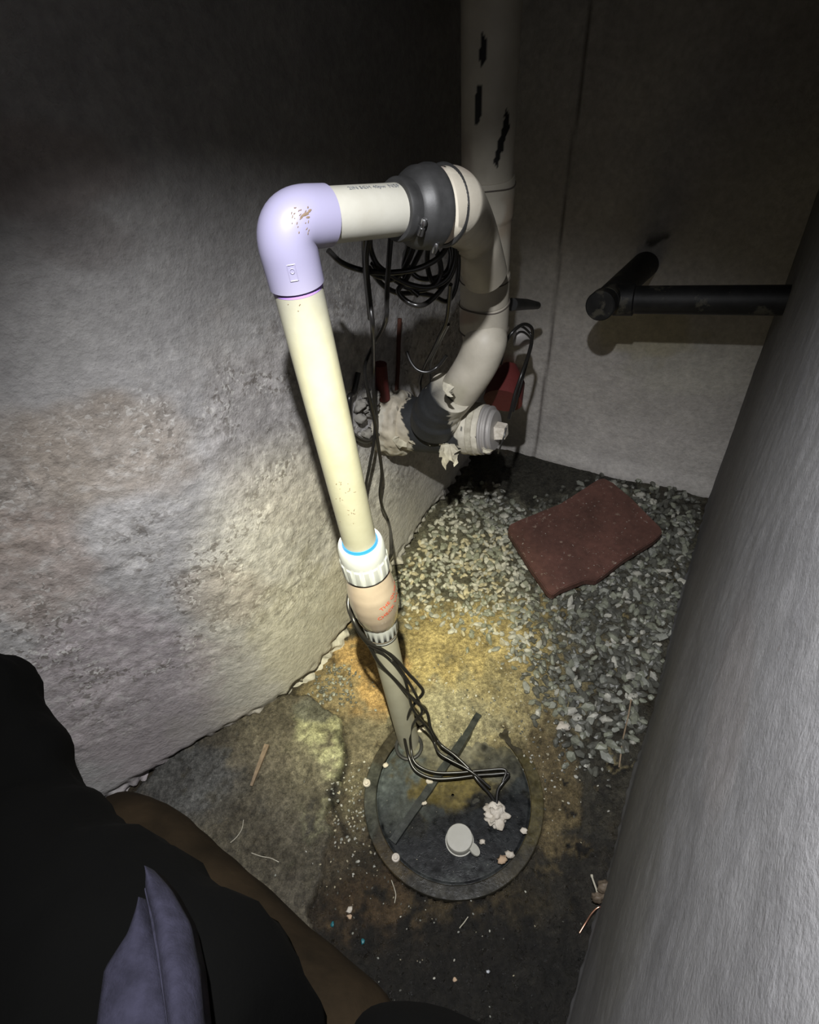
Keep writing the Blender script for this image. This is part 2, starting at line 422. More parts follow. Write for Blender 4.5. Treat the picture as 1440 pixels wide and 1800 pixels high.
def disp_back(V, px, py):
    a = np.array([N(p, 3, 42) for p in V]); b = np.array([N(p, 30, 45) for p in V])
    g = -.006*np.exp(-(((px-(1038-.1205*py+2*np.sin(py/75)+1*np.sin(py/23)))/2.2)**2))*(py < 806)
    return a*.008+b*.0012+g+(.03*(1-sm(0, .09, V[:, 2])))*(.5+a)
def color_back(V, px, py):
    n1 = np.array([N(p, 4, 61) for p in V]); n2 = np.array([N(p, 24, 63) for p in V])
    L = [(1000, 660, 120, 140, (.44, .42, .40), .7), (1120, 800, 160, 80, (.46, .44, .42), .7), (1240, 640, 140, 70, (.42, .41, .36), .5), (1120, 580, 100, 50, (.36, .33, .22), .6),
         (890, 670, 30, 50, (.14, .03, .028), .85), (668, 660, 16, 40, (.2, .05, .045), .7)]
    c = blobs(px, py, (.37, .355, .335), L, n1*.6+n2*.4)*1.55
    crk = np.exp(-(((px-(1038-.1205*py+2*np.sin(py/75)+1*np.sin(py/23)))/2.6)**2))*(py < 806)
    c = c*(1+.12*n1+.08*n2)[:, None]
    # dark scrapes above the iron stub
    sc = sm(.15, .35, n2)*np.exp(-(((py-(455-(px-1060)*.32+(px-1130)*0))/14)**2))*((px > 1060) & (px < 1180))*.8
    c = c*(1-sc[:, None])+np.array([.04, .038, .03])*sc[:, None]
    return np.hstack([c*(1-.7*crk[:, None])+np.array([.05, .035, .028])*.7*crk[:, None], np.full((len(V), 1), .06)])
wall_back = build_wall('wall_back', [K2+(K2-K1)*.1, K1-(K2-K1)*.04][::-1], -.06, 2.5, .0085, M['wall'], disp_back, color_back,
                       'smooth grey concrete wall at the back with a thin crack')
def disp_right(V, px, py):
    a = np.array([N(p, 3, 72) for p in V]); b = np.array([N((p[0], p[1], p[2]*.5), 45, 75) for p in V])
    rm = sm(1150, 1400, px+(py-900)*.25)
    c = np.array([FB((p[0], p[1], p[2]*.6), 26, 79, 3) for p in V])
    return a*.005+b*.0004+rm*(c*.0009+b*.0007)+(.006*(1-sm(0, .03, V[:, 2])))*(.5+a+b)
def color_right(V, px, py):
    n1 = np.array([N(p, 4, 81) for p in V]); n2 = np.array([N((p[0], p[1], p[2]*.35), 26, 83) for p in V]); n3 = np.array([N((p[0], p[1], p[2]*.5), 60, 85) for p in V])
    L = [(1150, 1500, 120, 400, (.175, .172, .162), .8), (1400, 1300, 90, 250, (.205, .19, .187), .5)]
    c = blobs(px, py, (.195, .193, .196), L, n1*.5)
    return .8*c*(1+.08*n1+.10*n2+.05*n3)[:, None]
wall_right = build_wall('wall_right', [K2+(K2-G_)*.05, G_+(G_-K2)*.35], -.06, 2.2, .0085, M['wallr'], disp_right, color_right,
                        'rough grey rendered wall on the right, close to the camera', top_lean=.05)
me = bpy.data.meshes.new('ceiling')
bmc = bmesh.new(); bmesh.ops.create_cube(bmc, size=1, matrix=Matrix.Translation((0.1, .7, 2.53))@Matrix.Diagonal((3.6, 3.4, .06, 1)))
tag(bm_obj('ceiling', bmc, M['ceiling']), 'dark concrete ceiling above the corner', kind='structure')

# ------------------------------------------------------------------ gravel
GR = [(690, 1010), (720, 930), (790, 872), (855, 868), (905, 900), (985, 905), (1090, 850), (1140, 862), (1225, 880), (1232, 950), (1195, 1100), (1120, 1300), (1020, 1330), (950, 1250), (890, 1150), (800, 1095), (700, 1080)]
def stone_mesh(seed, m):
    r = rng(seed); bm = bmesh.new(); bmesh.ops.create_icosphere(bm, subdivisions=1, radius=1)
    s = (1.0, r.uniform(.55, .85), r.uniform(.4, .62))
    for v in bm.verts:
        k = r.uniform(.82, 1.12); v.co = Vector((v.co.x*s[0]*k, v.co.y*s[1]*k, v.co.z*s[2]*k))
    me = bpy.data.meshes.new('stone'); bm.to_mesh(me); bm.free(); me.materials.append(m); return me
variants = [stone_mesh(i, STONES[i % 5]) for i in range(15)]
r = rng(5); cand = []
xs_ = [ph(x, y, 0) for x, y in GR]; bx0 = min(p[0] for p in xs_); bx1 = max(p[0] for p in xs_); by0 = min(p[1] for p in xs_); by1 = max(p[1] for p in xs_)
tries = 0; grid = {}
while len(cand) < 2900 and tries < 90000:
    tries += 1
    x = r.uniform(bx0-.1, bx1+.1); y = r.uniform(by0-.1, by1+.05)
    px, py = proj(np.array([x, y, 0.0]))
    if px > 1225-(py-930)*.262: continue
    ins = bool(in_poly([px+r.gauss(0, 20)], [py+r.gauss(0, 20)], GR)[0])
    if not ins: continue
    size = r.choice([.0095, .0115, .0135, .016])*(1.15 if px > 1000 else .95)*(.85 if py > 1000 and px < 900 else 1)
    if abs((y-B_[1])*(A_-B_)[0]-(x-B_[0])*(A_-B_)[1])/np.linalg.norm((A_-B_)[:2]) < .02: continue
    gk = (int(x/.016), int(y/.016)); 
    if grid.get(gk, 0) >= 2 or (grid.get(gk, 0) >= 1 and r.random() < .5): continue
    grid[gk] = grid.get(gk, 0)+1
    cand.append((x, y, size, px, py))
def stone_T(c):
    x, y, s = c[:3]; ang = (r.uniform(0, 6.28), r.gauss(0, .35), r.gauss(0, .35)); st = r.uniform(.85, 1.5)
    mt = Matrix.Translation((x, y, fz(x, y)+s*.32))@Matrix.Rotation(ang[0], 4, 'Z')@Matrix.Rotation(ang[1], 4, 'X')@Matrix.Rotation(ang[2], 4, 'Y')@Matrix.Diagonal((s*st, s, s, 1))
    return mt
def mat_pick(c):
    px, py = c[3:5]
    if px < 900 and py > 940: return r.choice([0, 1, 2, 2, 4, 4, 1])
    if px > 930: return r.choice([0, 3, 2, 3, 3, 3, 3, 2, 3, 1])
    return r.choice([0, 1, 1, 2, 3])
def bigness(c): 
    return c[2]/np.linalg.norm(np.array([c[0], c[1], 0])-CAM)
cand.sort(key=bigness, reverse=True)
inframe = [c for c in cand if not (895 < c[3] < 1165 and 850 < c[4] < 1040)]
rest = cand
take = inframe[:300]; tk = set(id(c) for c in take); rest = [c for c in cand if id(c) not in tk]
for c in take:
    k = mat_pick(c)
    me = variants[k+5*r.randrange(3)]
    o = bpy.data.objects.new('stone', me); COL.objects.link(o); o.parent = floor; o.matrix_local = stone_T(c)
V = []; Fc = []; mi = []
for c in rest:
    k = mat_pick(c); me = variants[k+5*r.randrange(3)]; T = stone_T(c); b = len(V)
    V += [tuple(T@v.co) for v in me.vertices]
    for p in me.polygons: Fc.append([b+i for i in p.vertices]); mi.append(k)
me = bpy.data.meshes.new('gravel'); me.from_pydata(V, [], Fc); me.update()
for s in STONES: me.materials.append(s)
me.polygons.foreach_set('material_index', mi)
o = bpy.data.objects.new('gravel', me); COL.objects.link(o); o.parent = floor; o['kind'] = 'stuff'
# dark crumbs and grit left of the pipe and on the rim
V = []; Fc = []; mi = []
def grit(n, cx, cy, rx, ry, smin, smax, ks):
    for _ in range(n):
        x = r.gauss(cx, rx); y = r.gauss(cy, ry); p = pf(x, y)
        rr = math.hypot(p[0]-PIT[0], p[1]-PIT[1])
        if rr < RO*1.01 and p[2] < -.02: continue
        s = r.uniform(smin, smax); k = r.choice(ks); me = variants[k+5*r.randrange(3)]
        T = Matrix.Translation((p[0], p[1], p[2]+s*.4))@Matrix.Rotation(r.uniform(0, 6.28), 4, 'Z')@Matrix.Diagonal((s, s, s, 1)); b = len(V)
        V.extend([tuple(T@v.co) for v in me.vertices])
        for q in me.polygons: Fc.append([b+i for i in q.vertices]); mi.append(k)
grit(150, 590, 1205, 22, 20, .003, .008, [3, 3, 3, 0])
grit(130, 615, 1420, 22, 45, .002, .005, [1, 4, 0])
grit(180, 860, 1230, 80, 50, .0015, .005, [4, 1, 3, 4])
grit(90, 650, 1500, 60, 50, .0015, .004, [1, 4, 3])
grit(120, 960, 1350, 40, 50, .0015, .005, [4, 1, 3])
grit(70, 700, 1640, 150, 70, .0015, .0035, [1, 4, 0, 3])
grit(60, 1030, 1290, 50, 50, .003, .007, [0, 1, 3])
me = bpy.data.meshes.new('grit'); me.from_pydata(V, [], Fc); me.update()
for s in STONES: me.materials.append(s)
me.polygons.foreach_set('material_index', mi)
o = bpy.data.objects.new('grit', me); COL.objects.link(o); o.parent = floor; o['kind'] = 'stuff'

# ------------------------------------------------------------------ sump pit lid
pit = empty('sump_pit', (PIT[0], PIT[1], -.03))
tag(pit, 'round slate grey sump pit lid set in the mud, crossed by a straight bar', 'sump pit')
def disc_grid(name, r0, r1, nr, na, zf, m, colf):
    V = []; Fc = []
    for i in range(nr+1):
        rr = r0+(r1-r0)*i/nr
        for k in range(na):
            a = 2*math.pi*k/na; p = (PIT[0]+rr*math.cos(a), PIT[1]+rr*math.sin(a)); V.append((p[0], p[1], zf(rr, p)))
    for i in range(nr):
        for k in range(na):
            a = i*na+k; b = i*na+(k+1) % na; Fc.append((a, a+na, b+na, b))
    V = np.array(V); px, py = proj(V)
    return mesh(name, V, Fc, m, pit, True, np.clip(colf(V, px, py), 0, 1))
def lidcol(V, px, py):
    n2 = np.array([N(p, 22, 90) for p in V]); n3 = np.array([N(p, 80, 95) for p in V])
    L = [(690, 1350, 80, 100, (.13, .15, .15), 1), (720, 1440, 50, 60, (.10, .11, .10), .8), (830, 1350, 120, 60, (.22, .20, .13), .9), (800, 1390, 90, 42, (.22, .17, .055), .9),
         (735, 1455, 24, 24, (.16, .14, .07), .7), (880, 1460, 90, 90, (.022, .024, .026), .9), (780, 1490, 120, 60, (.018, .019, .021), .9), (790, 1300, 80, 60, (.30, .28, .21), .9),
         (880, 1350, 60, 30, (.12, .12, .10), .7)]
    c = blobs(px, py, (.055, .06, .058), L, n2*1.2+n3*.4)
    return c*(1+.6*n3+.45*n2)[:, None]*.48
def rimcol(V, px, py):
    n2 = np.array([N(p, 22, 190) for p in V]); n3 = np.array([N(p, 80, 195) for p in V])
    L = [(640, 1400, 40, 110, (.11, .115, .095), .9), (930, 1400, 40, 110, (.12, .10, .045), .9), (800, 1560, 120, 40, (.03, .028, .022), .8), (690, 1510, 60, 50, (.10, .075, .04), .8)]
    c = blobs(px, py, (.06, .052, .036), L, n2); return c*(1+.5*n3+.4*n2)[:, None]*.6
disc_grid('lid', 0.004, RI, 70, 220, lambda rr, p: -.004+.0008*N((p[0], p[1], 0), 9)-(.003 if rr > RI*.985 else 0), M['lid'], lidcol)
def rimz(rr, p):
    t = (rr-RI)/(RO-RI); return .005*sm(0, .06, t)*(1-sm(.94, 1, t))-.004*sm(.0, .02, t)*0-.014*(t > .985)-.006*(t < .01)
disc_grid('rim', RI*1.002, RO, 24, 260, rimz, M['lid'], rimcol)
# bar crossing the lid
def bar(name, p, q, wd, z0, z1, m, parent, n=30, seed=1):
    p = np.array(p); q = np.array(q); t = (q-p)/np.linalg.norm(q-p); s = np.array([-t[1], t[0], 0]); V = []; Fc = []
    for i in range(n+1):
        c = p+(q-p)*i/n; wv = wd*(1+.12*N(c, 40, seed)); zz = z1+.0012*N(c, 60, seed+4)
        for (a, z) in ((-1, z0), (-.8, zz), (.8, zz), (1, z0)):
            v = c+s*a*wv/2; v[2] = z; V.append(v)
    for i in range(n):
        for k in range(4):
            a = i*4+k; b = i*4+(k+1) % 4; Fc.append((a, a+4, b+4, b))
    Fc.append((0, 1, 2, 3)); Fc.append((n*4+3, n*4+2, n*4+1, n*4))
    return mesh(name, V, Fc, m, parent)
barm = mat('dark_lid_bar', (.03, .034, .034), .35, .2, bump=[(80, .4, .002)], mottle=[(30, (.5, .5, .5), (1.8, 1.7, 1.5))])
bar('bar', ph(690, 1480, 0), ph(838, 1262, .012), .024, -.008, .005, barm, pit)
bar('bar', ph(800, 1330, 0), ph(842, 1256, .02), .022, .004, .026, barm, pit, seed=8)
for (x, y) in ((645, 1377), (696, 1508)):
    p = ph(x, y, .004)
    b = lathe('bolt', p, p+[0, 0, 1], [(0, .0105), (.004, .0105), (.006, .009), (.006, .006), (.011, .006), (.0125, .004), (.0125, .0)], M['foam'], pit, 20)
# grommet where the pipe goes through
GP = ph(719, 1312, 0.0)
a_ = [GP+[.036*math.cos(t), .036*math.sin(t), .002] for t in np.linspace(0, 2*math.pi, 33)]
tube('grommet', a_, .005, M['rubber'], pit, 8, False)
# white vent plug with a tab
vp = ph(808, 1478, 0)
lathe('vent_plug', vp, vp+[0, 0, 1], [(-.005, .036), (.003, .036), (.003, .0335), (.030, .0328), (.0315, .0315), (.0315, .0)], M['pvc'], pit, 40)
tb = ph(834, 1494, .006)
bmx = bmesh.new(); bmesh.ops.create_cone(bmx, cap_ends=True, segments=14, radius1=.0155, radius2=.0145, depth=.005)
bmesh.ops.transform(bmx, verts=bmx.verts, matrix=Matrix.Translation(tb+np.array([0, 0, .006]))@Matrix.Rotation(.25, 4, 'Y')@Matrix.Rotation(.6, 4, 'Z')@Matrix.Diagonal((.75, 1.15, 1, 1)))
bm_obj('plug_tab', bmx, M['pvc'], pit)

# foam around the cords
fp = ph(872, 1432, .006)
tag(blob('foam_seal', fp, .026, M['foam'], None, 3, 4, .75, (1.0, 1.05, .55), 2.4), 'lump of torn white foam where the black cords enter the lid', 'foam')
for i, (x, y, s, lab, mm) in enumerate(((884, 1512, .013, 'tan foam crumb on the front right of the pit rim, nearest the centre', 'tan'), (897, 1503, .011, 'pale foam crumb on the pit rim, right and above the tan one', 'foam'), (921, 1461, .0095, 'white chip lying on the right side of the pit rim', 'foam'),
        (848, 1480, .0075, 'small white sliver on the lid beside the white vent plug', 'foam'), (756, 1374, .0095, 'white speck on the lid bar under the black cords', 'foam'), (747, 1412, .007, 'white crumb on the lower half of the lid bar', 'foam'),
        (678, 1346, .008, 'cream splinter on the slate part of the lid', 'foam'), (739, 1283, .012, 'white chip wedged beside the foot of the pipe', 'foam'),
        (990, 1278, .019, 'torn cream paint flake on the mud right of the pit', 'foam'), (837, 1578, .010, 'reddish tan crumb in the mud just in front of the pit rim', 'tan'), (615, 1600, .008, 'pale bone-like scrap on the mud below the pit, left', 'foam'), (615, 1612, .006, 'small tan scrap under the bone-like scrap', 'tan'),
        (902, 1020, .011, 'yellowish chip on the gravel left of the clay tile', 'foam'), (858, 1708, .0045, 'shiny white bead on the dark mud at the bottom', 'white'), (800, 1722, .005, 'faint tan grain left of the shiny bead', 'tan'))):
    p = pf(x, y) if i > 6 else ph(x, y, .003)
    if i in (0, 1, 2): p = ph(x, y, .008)
    o = blob('debris_chip', (p[0], p[1], p[2]+s*.3), s, M[mm], None, i+11, 2, .9, (1, .7+.05*(i % 4), .45), 2.2)
    tag(o, lab, 'debris', 'chips and crumbs on the pit and mud')
for i, (x, y) in enumerate(((585, 1625), (638, 1655))):
    p = pf(x, y); tag(blob('teal_chip', (p[0], p[1], p[2]+.002), .0045, M['teal'], None, i+31, 2, .5, (1, 1.3, .5)), ['faint teal chip on the mud, left of the two', 'brighter teal chip on the mud, right of the two'][i], 'debris')

# ------------------------------------------------------------------ discharge pipe
def zpipe(y):
    y0, z0, y1, z1 = 540, .701, 1300, 1.63
    return 1/(1/z0+(1/z1-1/z0)*(y-y0)/(y1-y0))
def paxis(y): return pz(532+(718-532)*(y-540)/760, y, zpipe(y))
PB = paxis(1318); PT = paxis(540)
dis = empty('discharge_pipe', PB)
tag(dis, 'ivory plastic pump pipe rising from the pit lid through check valve and lilac elbow', 'pipe')
ax = (PT-PB)/np.linalg.norm(PT-PB)
def at_y(y):
    p = paxis(y); return PB+ax*np.dot(p-PB, ax)
RP = .0302
yv0, yv1 = at_y(1108), at_y(938)          # collar bottom, nut top
tube('lower_pipe', [PB-ax*.03, yv0+ax*.02], RP, M['pvc'], dis, 40)
upper = tube('riser_pipe', [at_y(985), at_y(480)], RP, M['pvcy'], dis, 40)
# check valve
cv = lathe('check_valve', at_y(1092), at_y(995), [], None) if False else None
La = np.dot(at_y(995)-at_y(1090), ax)
o0 = at_y(1090)
prof = [(0, .031), (.004, .036), (La*.12, .0415), (La*.3, .0468), (La*.48, .0488), (La*.66, .0475), (La*.8, .044), (La*.9, .0405), (La, .037)]
pr2 = []
for i in range(len(prof)-1):
    for k in range(4):
        t = k/4; pr2.append((prof[i][0]*(1-t)+prof[i+1][0]*t, prof[i][1]*(1-t)+prof[i+1][1]*t))
pr2.append(prof[-1])
valve = lathe('check_valve', o0, o0+ax, pr2, M['valve'], dis, 64)
for p in valve.data.polygons: p.use_smooth = True
Ln = np.dot(at_y(952)-at_y(1000), ax)
n0 = at_y(1000)
def ribf(i, k): return 1+(.035 if (k % 6) in (0, 1, 2, 3) and 2 <= i <= 3 else 0)
nut = lathe('slip_nut', n0, n0+ax, [(0, .0425), (.003, .0438), (.006, .0430), (Ln*.5, .0430), (Ln*.54, .0425), (Ln*.62, .0425), (Ln*.93, .0415), (Ln, .039), (Ln*1.0, .033)], M['white'], valve, 96, ribf)
autosmooth(nut, 25)
tube('primer_ring', [n0+ax*(Ln-.004), n0+ax*(Ln+.006)], [.0345, .0315], M['blue'], valve, 40)
Lc = np.dot(at_y(1082)-at_y(1108), ax); c0 = at_y(1112)
lathe('lower_collar', c0, c0+ax, [(0, .031), (.002, .0335), (Lc*.25, .0335), (Lc*.28, .035), (Lc*.9, .0368), (Lc*1.1, .036)], M['white'], valve, 72, lambda i, k: 1+(.02 if k % 4 < 2 and i >= 3 else 0))
tube('collar_ring', [c0+ax*.011+(np.cross(ax, frame(ax)[0])*math.sin(t)+frame(ax)[0]*math.cos(t))*.0342 for t in np.linspace(0, 6.2832, 40)], .0011, M['seam'], valve, 6, False)
# red lettering wrapped on the valve body
def text_on(name, body, a, b, ypix, xpix, size, m, parent, rad_at, dirx, off=.0006, tilt=0.0):
    cu = bpy.data.curves.new(name, 'FONT'); cu.body = body; cu.size = size; cu.align_x = 'CENTER'; cu.align_y = 'CENTER'; cu.resolution_u = 2
    t = bpy.data.objects.new(name, cu); COL.objects.link(t)
    dg = bpy.context.evaluated_depsgraph_get(); me = bpy.data.meshes.new_from_object(t.evaluated_get(dg))
    bpy.data.objects.remove(t); bpy.data.curves.remove(cu)
    return me
def wrap_text(name, body, size, m, parent, O, axis, towards, arc_shift, s_along, rad_at, tilt, flip=1):
    me = text_on(name, body, 0, 0, 0, 0, size, m, parent, None, None)
    axis = axis/np.linalg.norm(axis)
    e1 = towards-axis*np.dot(towards, axis); e1 /= np.linalg.norm(e1); e2 = np.cross(axis, e1)
    bm = bmesh.new(); bm.from_mesh(me)
    bmesh.ops.triangulate(bm, faces=bm.faces)
    bmesh.ops.subdivide_edges(bm, edges=[e for e in bm.edges if e.calc_length() > size*.3], cuts=2)
    ct, st_ = math.cos(tilt), math.sin(tilt)
    for v in bm.verts:
        x, y = v.co.x*ct-v.co.y*st_, v.co.x*st_+v.co.y*ct
        s = s_along+y; rr = rad_at(s)+.0007; th = (x+arc_shift)/rr
        p = O+axis*s+(e1*math.cos(th)+e2*math.sin(th)*flip)*rr
        v.co = Vector(p)
    o = bm_obj(name, bm, m, parent); bpy.data.meshes.remove(me); return o
def vr(s):
    return float(np.interp(s, [p[0] for p in pr2], [p[1] for p in pr2]))
tow = CAM-o0
wrap_text('lettering', 'THE QUIET', .0135, M['red'], valve, o0, ax, tow, .038, La*.62, vr, .38)
wrap_text('lettering', 'CHECK VALVE', .0135, M['red'], valve, o0, ax, tow, .038, La*.49, vr, .38)

# elbow and sloping pipe to the coupling
HA = pz(600, 371, .685); HB = pz(705, 364, .735); hd = (HB-HA)/np.linalg.norm(HB-HA)
EC = pz(512, 392, .668)                    # where the axes meet, roughly
EV = EC                                    # vertical leg below the corner
vdir = -ax; 
leg1 = at_y(516); 
# corner = closest point between the two axes
def closest(p, d, q, e):
    w_ = p-q; a = d@d; b = d@e; c = e@e; dd = d@w_; ee = e@w_; den = a*c-b*b
    s = (b*ee-c*dd)/den; t = (a*ee-b*dd)/den; return (p+d*s+q+e*t)/2
CORN = at_y(386)
HB = pz(700, 369, .715); hd = (HB-CORN)/np.linalg.norm(HB-CORN)
def along(xpix):
    t = 0.0
    while proj(CORN+hd*t)[0] < xpix: t += .0005
    return t
r_b = .034
e_in = CORN-ax*r_b; e_out = CORN+hd*r_b
bez = [ (1-t)**2*e_in+2*t*(1-t)*CORN+t*t*e_out for t in np.linspace(0, 1, 16)]
lo_end = at_y(498); hi_end = CORN+hd*along(572)
path = [lo_end, lo_end+ax*.012, lo_end+ax*.03]+bez+[hi_end-hd*.012, hi_end]
rads = [.0332, .0332, .0334]+[.0336]*len(bez)+[.0334, .0332]
elb = tube('elbow', path, rads, M['elbow'], dis, 48)
bmx = bmesh.new(); bmx.from_mesh(elb.data); bmx.free()
# shadow gap rings + purple primer
tube('primer_mark', [lo_end+(-ax)*.0+ax*.001, lo_end-ax*.006], [.0306, .0305], M['purple'], elb, 40)
tow_e = CAM-CORN
# moulded rectangle with a ring on the elbow
Oe = CORN-ax*.046; e1 = (tow_e-ax*np.dot(tow_e, ax)); e1 /= np.linalg.norm(e1); e2 = np.cross(ax, e1)
def on_elb(u, v, off): # u along circumference, v along axis
    th = u/.0375+(-.05); return Oe+ax*v+(e1*math.cos(th)+e2*math.sin(th))*(.0334+off)
rect = [(-.005, -.009), (.005, -.009), (.005, .009), (-.005, .009), (-.005, -.009)]
pp = []
for (a0, b0), (a1, b1) in zip(rect, rect[1:]):
    for k in range(5): pp.append(on_elb(a0+(a1-a0)*k/5, b0+(b1-b0)*k/5, .0002))
pp.append(pp[0])
tube('size_mark', pp, .0007, M['elbow'], elb, 6, False)
tube('size_mark', [on_elb(.0028*math.cos(t), .002+.0028*math.sin(t), .0002) for t in np.linspace(0, 6.283, 14)], .0006, M['elbow'], elb, 6, False)
# scuffs and scratches sitting on a surface, found along a line of sight
from mathutils.bvhtree import BVHTree
def scuffs(name, target, spots, m, seed=1):
    me = target.data; off = world_loc(target)
    bvh = BVHTree.FromPolygons([v.co+off for v in me.vertices], [tuple(p.vertices) for p in me.polygons])
    q = rng(seed); V = []; Fc = []
    for (x, y, L_, wd, ang) in spots:
        d = Vector(ray(x, y)).normalized(); hit = bvh.ray_cast(Vector(CAM), d)
        if hit[0] is None: continue
        p, n_ = hit[0], hit[1]; n_ = n_ if n_.dot(d) < 0 else -n_
        r_ = Vector(R[:, 0]); r_ = (r_-n_*r_.dot(n_)).normalized(); u_ = n_.cross(r_)
        dr_ = r_*math.cos(ang)+u_*math.sin(ang); pr_ = n_.cross(dr_); b_ = len(V); k = 8
        for i in range(k):
            t = 2*math.pi*i/k; rr_ = q.uniform(.7, 1.2)
            V.append(tuple(p+dr_*math.cos(t)*L_*rr_+pr_*math.sin(t)*wd*rr_+n_*.00025))
        V.append(tuple(p+n_*.0006)); 
        for i in range(k): Fc.append((b_+i, b_+(i+1) % k, b_+k))
    return mesh(name, V, Fc, m, target)
q_ = rng(4)
scuffs('scuff', elb, [(536, 377, .006, .0016, .4), (544, 371, .004, .0014, .9), (541, 382, .003, .001, .1), (530, 383, .0035, .0008, .7)]+[(q_.uniform(512, 545), q_.uniform(360, 412), q_.uniform(.0006, .0022), .0006, q_.uniform(.6, 1.4)) for _ in range(22)], M['dirt'])
scuffs('scuff', upper, [(q_.uniform(590, 622), q_.uniform(845, 880), q_.uniform(.0008, .003), .0006, q_.uniform(0, 3)) for _ in range(10)]+[(q_.uniform(590, 625), q_.uniform(860, 925), q_.uniform(.0008, .003), .0006, q_.uniform(0, 3)) for _ in range(12)]+[(q_.uniform(500, 530), q_.uniform(535, 550), .001, .0006, 1) for _ in range(4)], M['dirt'])
# sloping pipe
HE = CORN+hd*along(694)
hp = tube('branch_pipe', [CORN+hd*.03, HE+hd*.03], RP, M['pvc'], dis, 40)
tube('joint_shadow', [hi_end+hd*t for t in (0, .0012)], [.0306, .0306], M['seam'], hp, 40)
# stamped printing on the pipe
def pr(s): return RP
Oh = CORN
upv = CAM-HA
for k, (s, txt, sz, sh) in enumerate(((.148, 'NSF', .010, 1), (.130, 'pw', .009, 1), (.1115, 'SCH 40', .0085, 1), (.0995, '- - -', .009, 1), (.089, '2IN', .009, 1))):
    me_ = text_on('printing', txt, 0, 0, 0, 0, sz, None, None, None, None)
    e1h = upv-hd*np.dot(upv, hd); e1h /= np.linalg.norm(e1h); e2h = np.cross(hd, e1h)
    up_s = 1 if np.dot(e2h, _up) > 0 else -1
    bm = bmesh.new(); bm.from_mesh(me_); bpy.data.meshes.remove(me_)
    ar0 = .031
    for v in bm.verts:
        th = (ar0+v.co.y)/RP*up_s
        v.co = Vector(Oh+hd*(s+v.co.x)+(e1h*math.cos(th)+e2h*math.sin(th))*(RP+.0004))
    bm_obj('printing', bm, M['ink'], hp)
# rubber coupling
CP = HE; 
coup = lathe('rubber_coupling', CP, CP+hd, [(0, .0305), (0, .0355), (.003, .037), (.010, .037), (.011, .0355), (.018, .0365), (.022, .040), (.028, .0455), (.034, .0485), (.048, .0495), (.051, .051), (.056, .051), (.058, .047)], M['rubber'], dis, 64)
lathe('hose_clamp', CP+hd*.0105, CP+hd*.5, [(0, .0358), (0, .0366), (.007, .0366), (.007, .0358)], M['rubber'], coup, 64)
e1h = (CAM-CP)-hd*np.dot(CAM-CP, hd); e1h /= np.linalg.norm(e1h); e2h = np.cross(hd, e1h)
if np.dot(e2h, _up) > 0: e2h = -e2h
sp = CP+hd*.014+(e1h*math.cos(.55)+e2h*math.sin(.55))*.0405
dr = (-e1h*math.sin(.55)+e2h*math.cos(.55))
lathe('clamp_screw', sp-dr*.011, sp+dr, [(0, .0035), (.002, .0045), (.007, .0045), (.008, .0030), (.011, .0030), (.0115, .0042), (.021, .0042), (.022, .002)], M['steel'], coup, 12)
sp = CP+hd*.045+(e1h*math.cos(1.15)+e2h*math.sin(1.15))*.0525
lathe('clamp_screw', sp-dr*.008, sp+dr, [(0, .003), (.002, .004), (.008, .004), (.014, .003), (.015, .001)], M['steel'], coup, 12)

# ------------------------------------------------------------------ drain stack
S0 = pz(858, 260, 1.05); SX, SY = S0[0], S0[1]
def sh(y):                                 # height of the stack axis at an image row
    lo, hi = 0.0, 2.5
    for _ in range(40):
        m_ = (lo+hi)/2
        if proj(np.array([SX, SY, m_]))[1] > y: lo = m_
        else: hi = m_
    return (lo+hi)/2
stk = empty('drain_stack', (SX, SY, sh(575)))
tag(stk, 'tall off-white painted drain pipe in the corner, paint peeling, with side branch and curved foot', 'pipe')
RS = .049
SLITS = [[(838, 150), (846, 152), (848, 185), (842, 222), (836, 218), (834, 190)], [(888, 186), (896, 200), (895, 225), (884, 262), (880, 275), (873, 298), (868, 284), (876, 250), (884, 225)],
         [(845, 55), (856, 70), (856, 98), (848, 118), (842, 100), (845, 85)]]
def stackcol(V, px, py):
    n2 = np.array([N(p, 30, 90) for p in V]); n3 = np.array([N(p, 90, 95) for p in V]); n1 = np.array([N(p, 6, 97) for p in V])
    c = np.tile(np.array([.54, .50, .42]), (len(V), 1))*(1+.10*n1+.07*n2)[:, None]
    c = blobs(px, py, (0, 0, 0), [], None)+c
    L = [(820, 560, 18, 14, (.30, .19, .15), .6), (815, 300, 16, 60, (.28, .22, .19), .5), (900, 390, 14, 50, (.35, .25, .17), .5), (812, 440, 10, 60, (.34, .28, .22), .5), (795, 690, 26, 22, (.5, .47, .36), .6)]
    for (x, y, rx, ry, col, st) in L:
        d = ((px-x)/rx)**2+((py-y)/ry)**2; k = (st*(1-sm(.2, 1.3, d*(1+n2))))[:, None]; c = c*(1-k)+np.array(col)*k
    for s in SLITS:
        c[in_poly(px+n3*2, py+n3*2, s)] = (.012, .012, .012)
    return c
def painted_tube(name, path, rad, m, colf, parent, seg=96, step=.004, deform=None):
    Pd = catmull(path, 1) if False else dense(path, step)
    if hasattr(rad, '__len__'):
        L0 = np.cumsum([0]+[np.linalg.norm(np.array(b)-np.array(a)) for a, b in zip(path, path[1:])])
        Ld = np.cumsum([0]+[np.linalg.norm(b-a) for a, b in zip(Pd, Pd[1:])])
        rad = list(np.interp(Ld, L0, rad))
    V, Fc = sweep(Pd, rad, seg, True); V = np.array(V)
    if deform is not None: V = deform(V)
    px, py = proj(V)
    o = mesh(name, V, Fc, m, parent, True, np.clip(colf(V, px, py), 0, 1)); autosmooth(o, 50); return o
pt = lambda h: np.array([SX, SY, h])
